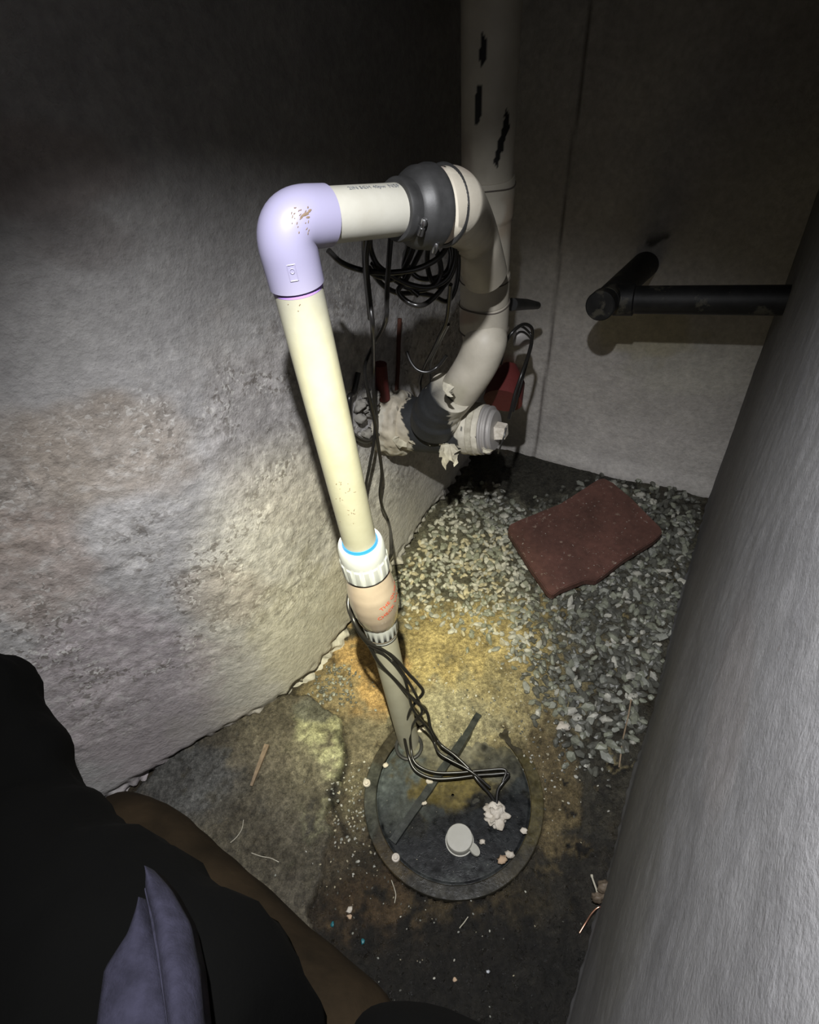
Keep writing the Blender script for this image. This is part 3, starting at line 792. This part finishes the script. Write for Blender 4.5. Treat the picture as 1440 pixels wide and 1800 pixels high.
painted_tube('stack_pipe', [pt(2.5), pt(sh(318))], RS, M['stack'], stackcol, stk)
painted_tube('wye_fitting', [pt(sh(310)), pt(sh(318)), pt(sh(380)), pt(sh(384)), pt(sh(478)), pt(sh(480)), pt(sh(528))], [.0515, .0535, .0535, .051, .051, .0535, .0535], M['stack'], stackcol, stk)
painted_tube('lower_hub', [pt(sh(529)), pt(sh(533)), pt(sh(578)), pt(sh(579)), pt(sh(580))], [.0535, .0555, .0555, .0535, .05], M['stack'], stackcol, stk)
for k, (y, rr_) in enumerate(((322, .0538), (487, .0538), (531, .0556), (577, .0558))):
    hh = sh(y); tube('joint_line', [np.array([SX+rr_*math.cos(t), SY+rr_*math.sin(t), hh+.002*math.sin(3*t+k)]) for t in np.linspace(0, 2*math.pi, 49)], .0014 if k < 3 else .002, M['seam'], stk, 6, False)
# branch of the wye from the coupling to the stack
CE = CP+hd*.052
bend = [CE, CE+hd*.035, CE+hd*.06]
tgt = pt(sh(470)); mid = CE+hd*.085+np.array([0, 0, -.03])
pth = catmull([CE+hd*.030, CE+hd*.045, pz(826, 400, .98), pz(840, 440, 1.05), pz(852, 480, 1.12)], 8)
painted_tube('branch_socket', [CE, CE+hd*.028, CE+hd*.029], [.0440, .0455, .0455], M['stack'], lambda V, px, py: np.tile((.50, .43, .38), (len(V), 1)), stk)
painted_tube('wye_branch', pth, [.043]*6+[.044]*(len(pth)-6), M['stack'], stackcol, stk, 64)
sock = CE+hd*.028
tube('socket_lip', [sock+(e1h*math.cos(t)+e2h*math.sin(t))*.0465 for t in np.linspace(0, 6.2832, 49)], .0042, M['rubber'], stk, 8, False)

# tee on the left wall
LN = np.array([(A_-B_)[1], -(A_-B_)[0], 0]); LN /= np.linalg.norm(LN)
if np.dot(LN, CAM-A_) < 0: LN = -LN
FL = pplane(682, 742, A_, LN)
TE = pz(872, 757, 1.52)
td = (TE-FL)/np.linalg.norm(TE-FL); TL = np.linalg.norm(TE-FL)
print('tee length', TL, 'flange', FL, 'end', TE, 'stack', SX, SY, 'sh575', sh(575), 'dir', td, LN)
TC = FL+td*TL*.52
h0 = pt(sh(576))
bpth = catmull([h0+[0, 0, .02], h0-[0, 0, .03], h0*.62+TC*.38-[0, 0, .018], TC], 8)
bpth = catmull([h0+[0, 0, .03], h0-[0, 0, .015], pz(853, 600, 1.30), pz(838, 640, 1.345), pz(812, 680, 1.41), pz(785, 715, 1.5)], 8)
def footcol(V, px, py):
    c = stackcol(V, px, py); n3 = np.array([N(p, 60, 5) for p in V])
    hole = in_poly(px+n3*6, py+n3*6, [(782, 678), (790, 676), (797, 682), (790, 686), (796, 692), (786, 690)])
    bare = in_poly(px+n3*8, py+n3*8, [(700, 690), (775, 660), (772, 672), (778, 690), (792, 700), (800, 712), (790, 740), (700, 740)])
    c[hole | bare] = (.03, .03, .032); return c
painted_tube('curved_foot', bpth, [.0495]*len(bpth), M['stack'], footcol, stk, 80)
tee = empty('pipe_tee', FL+td*.02)
tag(tee, 'fat dark drain tee low on the left wall with flaking white paint', 'pipe')
BARE = [(712, 708), (722, 690), (745, 676), (772, 664), (776, 690), (790, 702), (791, 745), (800, 765), (812, 800), (770, 800), (728, 800), (718, 766), (712, 748), (705, 730)]
BARE2 = [(842, 756), (860, 754), (862, 784), (846, 782), (838, 776), (843, 768)]
HOLES = [[(818, 768), (830, 764), (826, 774), (820, 778)], [(808, 748), (816, 752), (812, 764)]]
def teecol(V, px, py):
    n2 = np.array([N(p, 40, 33) for p in V]); n3 = np.array([N(p, 110, 36) for p in V]); n1 = np.array([N(p, 12, 37) for p in V])
    c = np.tile(np.array([.58, .545, .46]), (len(V), 1))*(1+.12*n1+.12*n2)[:, None]
    d = blobs(px, py, (0, 0, 0), [(700, 745, 40, 60, (.48, .42, .33), 1)], n2)
    k = (d[:, 0] > .2)[:, None]; c = np.where(k, np.array([.50, .45, .36])*(1+.3*n2)[:, None], c)
    for b in [BARE, BARE2]+HOLES:
        m_ = in_poly(px+n3*7+n2*5, py+n3*7+n2*5, b); c[m_] = np.array([.030, .032, .035])
    return c
def lumpy(amp):
    def f(V):
        px, py = proj(V)
        bare = in_poly(px, py, BARE)
        n = np.array([N(p, 45, 51) for p in V]); n2 = np.array([N(p, 120, 53) for p in V])
        ctr = FL+np.outer((V-FL)@td, td); rad = V-ctr; L_ = np.linalg.norm(rad, axis=1)[:, None]; L_[L_ < 1e-6] = 1
        return V+rad/L_*((n*amp+n2*amp*.5)*np.where(bare, .2, 1))[:, None]
    return f
s_ = lambda f_: FL+td*TL*f_
painted_tube('flange', [FL-td*.06, s_(.0), s_(.02), s_(.16), s_(.19), s_(.2)], [.085, .09, .093, .093, .086, .07], M['tee'], teecol, tee, 96, .005, lumpy(.006))
painted_tube('tee_body', [s_(.14), s_(.25), s_(.55), s_(.72), s_(.74), s_(.90)], [.072, .077, .076, .068, .070, .068], M['tee'], teecol, tee, 110, .004, lumpy(.0018))
bs = catmull([pz(764, 742, 1.53), pz(772, 715, 1.46), pz(792, 690, 1.40)], 5)
painted_tube('tee_neck', bs, [.066]*4+[.060]*3+[.056]*(len(bs)-7), M['tee'], teecol, tee, 80)
lathe('hub_ring', s_(.80), s_(1.0), [(0, .069), (.002, .0715), (.016, .0715), (.018, .069)], M['flake'], tee, 60)
lathe('cleanout_rim', s_(.90), s_(1.2), [(0, .064), (.001, .067), (.006, .067), (.008, .062), (.012, .062), (.014, .065), (.02, .065), (.022, .058)], M['plug'], tee, 60)
plug = lathe('cleanout_plug', s_(.95), s_(1.3), [(0, .056), (.012, .056), (.016, .052), (.017, .0)], M['plug'], tee, 50)
bmx = bmesh.new(); bmesh.ops.create_cone(bmx, cap_ends=True, segments=4, radius1=.026, radius2=.022, depth=.03)
qt = Vector(td).to_track_quat('Z', 'Y')
bmesh.ops.transform(bmx, verts=bmx.verts, matrix=Matrix.Translation(s_(.95)+td*.03)@qt.to_matrix().to_4x4()@Matrix.Rotation(.6, 4, 'Z'))
bm_obj('plug_nut', bmx, M['foam'], plug)
# flakes of paint hanging from the tee
def flake(name, poly, zf, m, parent, th=.002, seed=0, jag=2.2):
    rr = rng(seed); P = []
    for (a, b) in zip(poly, poly[1:]+poly[:1]):
        n = max(1, int(math.dist(a, b)/5))
        for k in range(n):
            P.append((a[0]+(b[0]-a[0])*k/n+rr.uniform(-jag, jag), a[1]+(b[1]-a[1])*k/n+rr.uniform(-jag, jag)))
    z = [zf+rr.uniform(-.008, .008) for _ in P]
    F_ = [pz(x, y, q) for (x, y), q in zip(P, z)]; B = [pz(x, y, q+th+.002) for (x, y), q in zip(P, z)]
    n = len(P); bm = bmesh.new(); vf = [bm.verts.new(p) for p in F_]; vb = [bm.verts.new(p) for p in B]
    bm.faces.new(vf); bm.faces.new(vb[::-1])
    for k in range(n): bm.faces.new((vf[k], vb[k], vb[(k+1) % n], vf[(k+1) % n]))
    bmesh.ops.triangulate(bm, faces=bm.faces[:2]) if False else None
    return bm_obj(name, bm, m, parent)
flake('paint_flake', [(768, 776), (800, 782), (808, 790), (800, 808), (802, 818), (792, 812), (780, 814), (776, 800)], 1.52, M['flake'], tee, seed=2, jag=4.5)
flake('paint_flake', [(772, 790), (780, 788), (788, 806), (786, 824), (777, 812)], 1.51, M['flake'], tee, seed=12, jag=3)
flake('paint_flake', [(797, 800), (806, 796), (805, 815), (798, 822)], 1.51, M['flake'], tee, seed=13, jag=2)
flake('paint_flake', [(716, 768), (732, 772), (728, 782), (718, 778)], 1.56, M['flake'], tee, seed=3)
flake('paint_flake', [(746, 774), (762, 776), (756, 785)], 1.54, M['flake'], tee, seed=4)
flake('paint_flake', [(694, 765), (716, 768), (715, 786), (698, 787), (690, 778)], 1.57, M['flake'], tee, seed=5)
flake('paint_flake', [(845, 786), (868, 790), (860, 797), (850, 795)], 1.42, M['flake'], tee, seed=6)
flake('paint_flake', [(780, 672), (788, 676), (795, 673), (800, 680), (790, 690), (798, 698), (786, 696), (778, 686)], 1.27, M['flake'], tee, seed=7, jag=1.2)
# rubble packed round the hole in the wall left of the flange
rub = empty('rubble', FL)
tag(rub, 'small grey mortar lumps packed in the wall left of the dark tee', 'rubble')
q = rng(9)
for i in range(16):
    x = q.uniform(622, 655); y = q.uniform(690, 765); p = pplane(x, y, A_, LN)+LN*.012
    blob('mortar_lump', p, q.uniform(.011, .018), M['mortar'], rub, i+2, 2, 1.1, (1, 1, .6), 2.6)

# ------------------------------------------------------------------ cords
def cord(name, pts, rad, label, grp='black power cords of the pump', parent=None, m='cord', n=7, cat='cord'):
    o = tube(name, catmull(pts, n), rad, M[m], parent, 10)
    if not parent: tag(o, label, cat, grp)
    return o
P_ = lambda x, y, off: pz(x, y, zpipe(y)+off)
def Hh(x, y, h): return ph(x, y, h)
RC = .0042
wallz = lambda x, y: float(np.dot(pplane(x, y, A_, LN)-CAM, -R[:, 2]))
def Wl(x, y, off): return pz(x, y, wallz(x, y)-off)
# cord 1 : foam -> loop round the pipe foot -> valve -> up to the coil
c1 = [Hh(873, 1422, .004), Hh(875, 1391, .02), Hh(884, 1376, .028), Hh(894, 1360, .03), Hh(865, 1361, .028), Hh(835, 1363, .028), Hh(804, 1367, .028), Hh(768, 1369, .028), Hh(743, 1362, .03), Hh(726, 1348, .035),
      Hh(716, 1320, .05), P_(711, 1290, -.055), P_(717, 1258, -.05), P_(731, 1234, -.03), P_(744, 1217, -.03), P_(735, 1202, -.035), P_(718, 1184, -.045), P_(700, 1163, -.05), P_(675, 1142, -.055),
      P_(650, 1130, -.06), P_(634, 1112, -.05), P_(622, 1090, -.02), P_(617, 1068, .03), P_(625, 1040, .10), P_(650, 1010, .14), P_(682, 985, .14), P_(688, 960, .2), Wl(684, 920, .10), Wl(672, 890, .12), Wl(668, 865, .13), Wl(671, 832, .14),
      Wl(666, 790, .15), Wl(660, 748, .17), Wl(652, 707, .2), Wl(643, 668, .2), Wl(643, 637, .2), Wl(660, 601, .22), pz(677, 568, .98), pz(680, 535, .93), pz(681, 500, .90), pz(684, 455, .86), pz(688, 405, .83)]
cord('power_cord', c1, RC, 'black pump cord looping flat across the lid, then climbing behind the pipe')
c2 = [Hh(874, 1418, .004), Hh(862, 1397, .018), Hh(841, 1373, .034), Hh(826, 1353, .04), Hh(800, 1328, .05), Hh(777, 1311, .06), P_(767, 1298, -.06), P_(757, 1279, -.06), P_(752, 1255, -.06), P_(742, 1243, -.06), P_(715, 1217, -.06), P_(690, 1190, -.06),
      P_(665, 1163, -.06), P_(650, 1136, -.055), P_(636, 1118, -.05), P_(624, 1096, -.02), P_(612, 1060, .05), P_(625, 1000, .14), P_(655, 950, .2), Wl(651, 925, .08), Wl(645, 890, .09), Wl(643, 858, .1), Wl(650, 818, .12), Wl(657, 779, .13), Wl(660, 734, .15), Wl(657, 690, .17),
      Wl(657, 640, .2), pz(656, 585, .97), pz(651, 535, .92), pz(646, 490, .88), pz(644, 450, .84), pz(650, 405, .80)]
cord('power_cord', c2, RC, 'black float switch cord dropping straight from the valve to the foam lump')
c3 = [Hh(884, 1374, .030), Hh(888, 1353, .036), Hh(850, 1354, .034), Hh(804, 1358, .034), Hh(768, 1358, .034), Hh(742, 1350, .036), Hh(727, 1336, .042), Hh(722, 1310, .055), P_(722, 1285, -.05), P_(731, 1265, -.045), P_(742, 1252, -.04), P_(733, 1225, -.05), P_(716, 1195, -.055), P_(700, 1175, -.05), P_(675, 1150, -.058), P_(648, 1133, -.06)]
cord('power_cord', c3, .0036, 'second black strand lying beside the looped cord and following it up')
c4 = [Hh(862, 1385, .03), Hh(836, 1362, .045), Hh(815, 1348, .05), Hh(790, 1335, .056), Hh(771, 1322, .06), P_(762, 1300, -.065), P_(750, 1278, -.06), P_(738, 1264, -.05), P_(728, 1250, -.05), P_(722, 1235, -.045), P_(714, 1200, -.05), P_(706, 1180, -.05), P_(690, 1160, -.055)]
cord('power_cord', c4, .0036, 'short black strand twisted round the straight cord near the pipe foot')
# coil under the coupling
coil = empty('cord_coil', pz(740, 470, .92))
tag(coil, 'tangled coil of spare black cord hanging under the rubber coupling', 'cord')
Z0 = .90
loops = [
    [(577, 440, .86), (598, 460, .88), (625, 472, .9), (655, 478, .9), (690, 479, .9), (735, 472, .9), (772, 452, .9), (790, 424, .9), (792, 395, .9)],
    [(650, 410, .84), (652, 440, .88), (664, 466, .9), (690, 485, .92), (720, 500, .94), (755, 505, .95), (785, 490, .95), (798, 460, .94), (798, 430, .92), (785, 400, .9)],
    [(730, 405, .86), (728, 430, .88), (718, 458, .9), (704, 482, .92), (684, 492, .93), (668, 480, .92), (655, 462, .9)],
    [(752, 410, .87), (740, 440, .9), (725, 470, .92), (712, 495, .94), (700, 512, .95), (716, 530, .96), (735, 537, .96), (752, 532, .97), (775, 510, .97), (790, 480, .97), (796, 450, .95), (790, 420, .93)],
    [(762, 405, .88), (752, 440, .92), (752, 470, .95), (760, 495, .97), (776, 505, .98), (790, 490, .98), (800, 465, .97), (802, 440, .96), (795, 415, .94), (780, 400, .92)],
    [(745, 405, .88), (762, 430, .9), (772, 455, .92), (775, 480, .94), (765, 500, .95), (740, 510, .96), (715, 505, .95), (690, 490, .94), (665, 486, .92), (645, 474, .9)],
    [(768, 410, .9), (785, 425, .94), (792, 450, .96), (785, 478, .97), (760, 490, .97), (735, 488, .96), (718, 470, .95), (712, 450, .93), (722, 430, .91), (738, 408, .9)],
    [(648, 470, .93), (672, 500, .96), (700, 515, .98), (730, 515, 1.0), (760, 520, 1.02), (785, 530, 1.05), (800, 510, 1.04), (806, 470, 1.02), (804, 430, 1.0)],
    [(640, 412, .84), (641, 450, .88), (644, 490, .9), (648, 530, .95), (651, 560, 1.0)],
    [(722, 405, .86), (716, 440, .9), (710, 470, .93), (716, 500, .95), (736, 520, .96)],
]
for L_ in loops:
    tube('loop', catmull([pz(*p) for p in L_], 7), .0045, M['cord'], coil, 10)
cord('power_cord', [pz(792, 500, 1.0), pz(786, 560, 1.1), pz(776, 585, 1.15), pz(762, 615, 1.25), pz(748, 642, 1.35), pz(739, 668, 1.42), pz(740, 690, 1.47)], .0042, 'black cord end dropping behind the curved drain foot, lower left of it')
cord('power_cord', [pz(788, 570, 1.12), pz(768, 610, 1.25), pz(756, 640, 1.35), pz(757, 668, 1.42), pz(758, 690, 1.47)], .0038, 'thinner black cord end beside the one dropping behind the curved foot')
cord('power_cord', [pz(715, 618, 1.3), pz(722, 636, 1.3), pz(734, 650, 1.3), pz(752, 654, 1.3), pz(770, 644, 1.3), pz(785, 625, 1.28)], .0042, 'short bight of black cord hanging above the dark tee')
wb = lambda x, y, off: pplane(x, y, C_, BN)+BN*off
BN = np.array([-(D_-C_)[1], (D_-C_)[0], 0]); BN /= np.linalg.norm(BN)
if np.dot(BN, CAM-C_) < 0: BN = -BN
cord('power_cord', [pz(880, 640, 1.42), pz(888, 605, 1.38), pz(903, 582, 1.36), pz(922, 570, 1.38), pz(936, 580, 1.42), pz(932, 612, 1.46), pz(918, 655, 1.5), pz(906, 690, 1.5), pz(900, 715, 1.49), pz(894, 738, 1.46)], .0042, 'black cord looped out to the right of the drain stack, outer loop')
cord('power_cord', [pz(890, 600, 1.5), pz(912, 574, 1.5), pz(930, 584, 1.52), pz(936, 600, 1.52), pz(926, 640, 1.53), pz(912, 690, 1.53), pz(902, 725, 1.5)], .0032, 'thin black cord just inside the loop right of the drain stack')
cord('wire_end', [pz(890, 752, 1.40), pz(886, 768, 1.40), pz(880, 785, 1.41), pz(876, 797, 1.43)], .0022, 'thin dark wire dangling from the cleanout plug', None, cat='wire')
cord('wall_cable', [Wl(630, 655, .02), Wl(622, 690, .03), Wl(614, 700, .05), Wl(615, 745, .05), Wl(622, 765, .04), Wl(645, 775, .04), Wl(668, 760, .05)], .007, 'thick black cable end curling by the wall left of the tee', None, cat='cord')
cord('thin_pipe', [Wl(703, 560, .03), Wl(701, 600, .03), Wl(700, 640, .03), Wl(697, 690, .02)], .006, 'thin rusty pipe running down the left wall into the tee flange', None, m='rust', cat='pipe')
tag(tube('red_pipe', [Wl(668, 640, .035), Wl(670, 668, .035), Wl(676, 700, .03)], [.018, .019, .016], M['redcloth'], None, 20), 'dull red stub by the left end of the tee', 'pipe')
# red thing behind the stack
o = tube('red_plug', [pz(897, 640, 1.62), pz(892, 670, 1.62), pz(884, 705, 1.60)], [.018, .05, .055], M['redcloth'], None, 24)
tag(o, 'dull red plastic cone behind the curved foot of the drain stack', 'plug')
o = tube('grey_stub', [pz(905, 590, 1.60), pz(918, 590, 1.60), pz(930, 589, 1.60)], [.028, .03, .024], M['plug'], None, 24)
tag(o, 'small grey pipe stub behind the drain stack, inside the cord loop', 'pipe')
o = tube('hub_shadow', [pz(900, 535, 1.45), pz(925, 535, 1.52), pz(945, 537, 1.58)], [.016, .014, .01], M['rubber'], None, 16)  # dark tapered tube standing in for the shadow of the stack hub
tag(o, 'dark tapered shape standing in for the hub shadow behind the drain stack', 'pipe')

# ------------------------------------------------------------------ iron pipe on the back wall
ip = empty('iron_pipe', wb(1060, 530, .12))
tag(ip, 'black iron pipe across the back wall with a slanted stub into the concrete', 'pipe')
I0 = wb(1070, 528, .13); I1 = wb(1395, 528, .06)
I1 = pplane(1400, 530, E_, np.array([-(E_-G_)[1], (E_-G_)[0], 0]))
I0 = pz(1085, 527, 1.50); I1 = pz(1395, 528, 1.335)
tube('pipe_run', [I0, I1], .0345, M['iron'], ip, 32)
lathe('collar', I0-(I1-I0)*0.02, I1, [(0, .034), (.002, .040), (.05, .040), (.053, .0345)], M['iron'], ip, 32)
st0 = wb(1135, 468, -.02); st1 = pz(1056, 537, 1.44)
tube('stub', [st0, st0+(st1-st0)*.55, st1+(st0-st1)*.1], [.040, .036, .033], M['iron'], ip, 32)
sd = (st1-st0)/np.linalg.norm(st1-st0)
lathe('end_cap', st1-sd*.03, st1+sd, [(0, .033), (.002, .037), (.035, .037), (.038, .034), (.039, 0)], M['iron'], ip, 32)

# ------------------------------------------------------------------ clay tile
def slab_from(name, poly, zs, th, m, label, cat, bev=.003):
    bm = bmesh.new()
    up_ = np.array([0, 0, 1.])
    P = [ph(x, y, z) for (x, y), z in zip(poly, zs)]
    top = [bm.verts.new(p) for p in P]; bot = [bm.verts.new(p-up_*th) for p in P]
    bm.faces.new(top); bm.faces.new(bot[::-1]); n = len(P)
    for k in range(n): bm.faces.new((top[k], bot[k], bot[(k+1) % n], top[(k+1) % n]))
    bmesh.ops.recalc_face_normals(bm, faces=bm.faces)
    bmesh.ops.bevel(bm, geom=list(bm.edges), offset=bev, segments=2, affect='EDGES')
    o = bm_obj(name, bm, m); tag(o, label, cat); return o
base = [(893, 932), (896, 922), (912, 914), (985, 885), (1052, 842), (1062, 840), (1078, 848), (1110, 875), (1161, 926), (1165, 936), (1150, 950), (1098, 982), (1065, 1008), (1048, 1020), (1030, 1018), (1005, 1028), (985, 1036), (972, 1046), (963, 1040), (935, 1000), (910, 960)]
def plz(x, y):  # tilted plane of the tile top
    return .075-(y-840)/200*.022+(x-1030)/270*.006
slab_from('clay_tile', base, [plz(x, y) for x, y in base], .03, M['tile'], 'broken square red-brown clay tile lying on the gravel', 'tile')
fr = [(1030, 1018), (1048, 1020), (1065, 1006), (1060, 1000), (1020, 1003), (1005, 1027)]

# ------------------------------------------------------------------ small debris
wp, wq = pf(471, 1311, .009), pf(443, 1383, .006)
bmx = bmesh.new(); d_ = wq-wp; L_ = np.linalg.norm(d_)
bmesh.ops.create_cube(bmx, size=1); bmesh.ops.subdivide_edges(bmx, edges=bmx.edges[:], cuts=3, use_grid_fill=True)
for v in bmx.verts: v.co = Vector((v.co.x*L_, v.co.y*.014*(1-.5*(v.co.x+.5))+.001*N((v.co.x*8, 0, 0)), v.co.z*.007))
qd = Vector(d_).to_track_quat('X', 'Z')
bmesh.ops.transform(bmx, verts=bmx.verts, matrix=Matrix.Translation((wp+wq)/2)@qd.to_matrix().to_4x4())
tag(bm_obj('wood_sliver', bmx, M['wood']), 'thin splinter of brown wood on the slab left of the pit', 'wood')
tag(tube('twig', catmull([pf(1107, 1235, .02), pf(1103, 1262, .012), pf(1095, 1300, .006), pf(1088, 1350, .004)], 6), [.0022]*19, M['wood'], None, 8), 'thin straight twig at the foot of the right wall', 'twig')
# withered leaf scrap and copper wire at the foot of the right wall
lf = empty('leaf_scrap', pf(1055, 1580)); tag(lf, 'crumpled brown leaf scrap against the right wall near the bottom', 'leaf')
blob('leaf_lobe', ph(1064, 1560, .045), .017, M['leaf'], lf, 3, 3, .5, (1, .8, 1.1), 2)
blob('leaf_lobe', ph(1052, 1578, .03), .016, M['leaf'], lf, 5, 3, .6, (1, .7, 1.3), 2)
blob('leaf_lobe', ph(1066, 1590, .02), .011, M['leaf'], lf, 7, 3, .6, (1, .9, 1.2), 2)
tube('leaf_stalk', catmull([ph(1054, 1580, .035), ph(1048, 1562, .045), ph(1042, 1545, .055), ph(1040, 1537, .058)], 5), [.0022]*12+[.003]*4, M['flake'], lf, 8)
tag(tube('copper_wire', catmull([ph(1068, 1600, .02), ph(1055, 1594, .028), ph(1042, 1604, .022), ph(1030, 1622, .012), ph(1019, 1640, .006)], 8), .0022, M['copper'], None, 10), 'curved bright copper wire below the leaf scrap', 'wire')
white_m = M['flake']
for i, pts in enumerate((((429, 1442), (426, 1458), (417, 1472), (406, 1482)), ((443, 1500), (460, 1506), (476, 1509), (491, 1516)), ((683, 1534), (690, 1552), (696, 1572), (694, 1588)), ((823, 1612), (816, 1622), (811, 1628), (808, 1632)))):
    tag(tube('fibre', catmull([pf(x, y, .004) for x, y in pts], 5), .0011, white_m, None, 6), ['thin pale fibre on the mud, highest and farthest left', 'pale fibre on the mud just right of the brown sleeve edge', 'long pale hair on the mud below the left bolt', 'short pale straw in front of the pit rim'][i], 'fibre', 'pale fibres on the mud')

# ------------------------------------------------------------------ the person taking the picture, seen in part at lower left
person = empty('person', (-.45, -.05, 0))
tag(person, 'person in black jacket, brown work trousers and blue-grey fleece, leaning in at lower left', 'person')
def skin_mesh(name, verts, edges, rad, m, parent, sub=2):
    me = bpy.data.meshes.new(name); me.from_pydata([tuple(v) for v in verts], edges, []); me.update()
    o = bpy.data.objects.new(name, me); COL.objects.link(o)
    md = o.modifiers.new('skin', 'SKIN'); sv = me.skin_vertices[0].data
    for i, rr_ in enumerate(rad): sv[i].radius = rr_ if hasattr(rr_, '__len__') else (rr_, rr_)
    sv[0].use_root = True
    s2 = o.modifiers.new('sub', 'SUBSURF'); s2.levels = s2.render_levels = sub
    dg = bpy.context.evaluated_depsgraph_get(); nm = bpy.data.meshes.new_from_object(o.evaluated_get(dg))
    bpy.data.objects.remove(o)
    return nm
def cloth(name, verts, edges, rad, m, parent, amp=.01, fr=7, sub=3):
    nm = skin_mesh(name, verts, edges, rad, m, parent, sub)
    for v in nm.vertices:
        n_ = Vector(v.normal); v.co = v.co+n_*(amp*mnoise.noise(v.co*fr)+amp*.4*mnoise.noise(v.co*fr*3))
    nm.name = name; o = link(name, nm, None, [m], True); attach(o, parent); return o
pel = ph(430, 2060, .86); 
hipL = ph(260, 1960, .84); kneeL = ph(165, 1640, .62); footL = ph(150, 1720, .05)
# near leg: thigh from pelvis towards the knee by the wall, brown edge facing the pit
BODY_V = [pel, pel+[-.03, -.16, .28], pel+[-.04, -.22, .48], pel+[-.03, -.22, .62], pel+[-.03, -.20, .78],
          ph(480, 1900, .60), ph(300, 1600, .54), ph(195, 1560, .30), ph(185, 1600, .04)]
body = skin_mesh('body', BODY_V, [(0, 1), (1, 2), (2, 3), (3, 4), (0, 5), (5, 6), (6, 7), (7, 8)], [.09, .10, .12, .05, .09, .06, .05, .04, .035], M['skin'], person, 2)
o = link('body', body, None, [M['skin']], True); attach(o, person)
tr = cloth('trousers', [ph(640, 2050, .72), ph(505, 1850, .66), ph(370, 1660, .60), ph(230, 1500, .55), ph(195, 1460, .50), ph(190, 1560, .22), ph(185, 1600, .06)],
           [(0, 1), (1, 2), (2, 3), (3, 4), (4, 5), (5, 6)], [.15, .125, .105, .10, .08, .07, .07], M['trousers'], person, .006)
jk = cloth('jacket', [ph(380, 2150, 1.05), ph(250, 1850, 1.02), ph(110, 1640, .98), ph(10, 1500, .92), ph(0, 1265, .95), ph(-40, 1150, 1.0)],
           [(0, 1), (1, 2), (2, 3), (3, 4), (4, 5)], [.16, .13, .115, .10, .062, .05], M['jacket'], person, .016, 13)
hem = cloth('jacket', [ph(740, 2500, .98), ph(760, 2200, 1.0), ph(800, 1930, 1.0), ph(820, 1774, 1.0)], [(0, 1), (1, 2), (2, 3)], [.13, .11, .095, .10], M['jacket'], person, .006)
def strip(name, rows, bulge, th, m, parent, nu=10, nv=30):
    """padded cloth flap; rows: (left px, right px, row px, height)"""
    ys = np.array([q_[2] for q_ in rows]); top = []; bot = []
    for j in range(nv+1):
        y = ys[0]+(ys[-1]-ys[0])*j/nv; xl = np.interp(y, ys, [q_[0] for q_ in rows]); xr = np.interp(y, ys, [q_[1] for q_ in rows]); hh = np.interp(y, ys, [q_[3] for q_ in rows])
        for i in range(nu+1):
            t = i/nu; x = xl+(xr-xl)*t; p = ph(x, y, hh)
            k = math.sin(math.pi*t)**.7 if 0 < t < 1 else 0
            top.append(p+np.array([0, 0, bulge*k+.0025*N(p, 30)])); bot.append(p-np.array([0, 0, th]))
    W_ = nu+1; nT = len(top); Fc = []
    for j in range(nv):
        for i in range(nu):
            a_ = j*W_+i; Fc.append((a_, a_+1, a_+W_+1, a_+W_)); Fc.append((a_+nT, a_+W_+nT, a_+W_+1+nT, a_+1+nT))
    ring = [i for i in range(W_)]+[j*W_+nu for j in range(1, nv+1)]+[nv*W_+i for i in range(nu-1, -1, -1)]+[j*W_ for j in range(nv-1, 0, -1)]
    for a_, b_ in zip(ring, ring[1:]+ring[:1]): Fc.append((a_, a_+nT, b_+nT, b_))
    return mesh(name, top+bot, Fc, m, parent, True)
hd_ = strip('fleece_flap', [(262, 268, 1528, 1.15), (256, 296, 1560, 1.155), (268, 328, 1620, 1.165), (281, 344, 1700, 1.18), (296, 353, 1800, 1.19), (305, 358, 1900, 1.19)], .012, .02, M['hoodie'], person)
hd2 = strip('fleece_panel', [(248, 254, 1580, 1.14), (226, 266, 1640, 1.145), (184, 280, 1705, 1.15), (170, 294, 1800, 1.155), (168, 305, 1900, 1.155)], .008, .02, M['hoodie'], person)
tube('seam', catmull([ph(258, 1562, 1.158), ph(270, 1622, 1.168), ph(283, 1700, 1.183), ph(298, 1800, 1.193), ph(306, 1890, 1.193)], 6), .0018, M['hoodie'], hd_, 6)
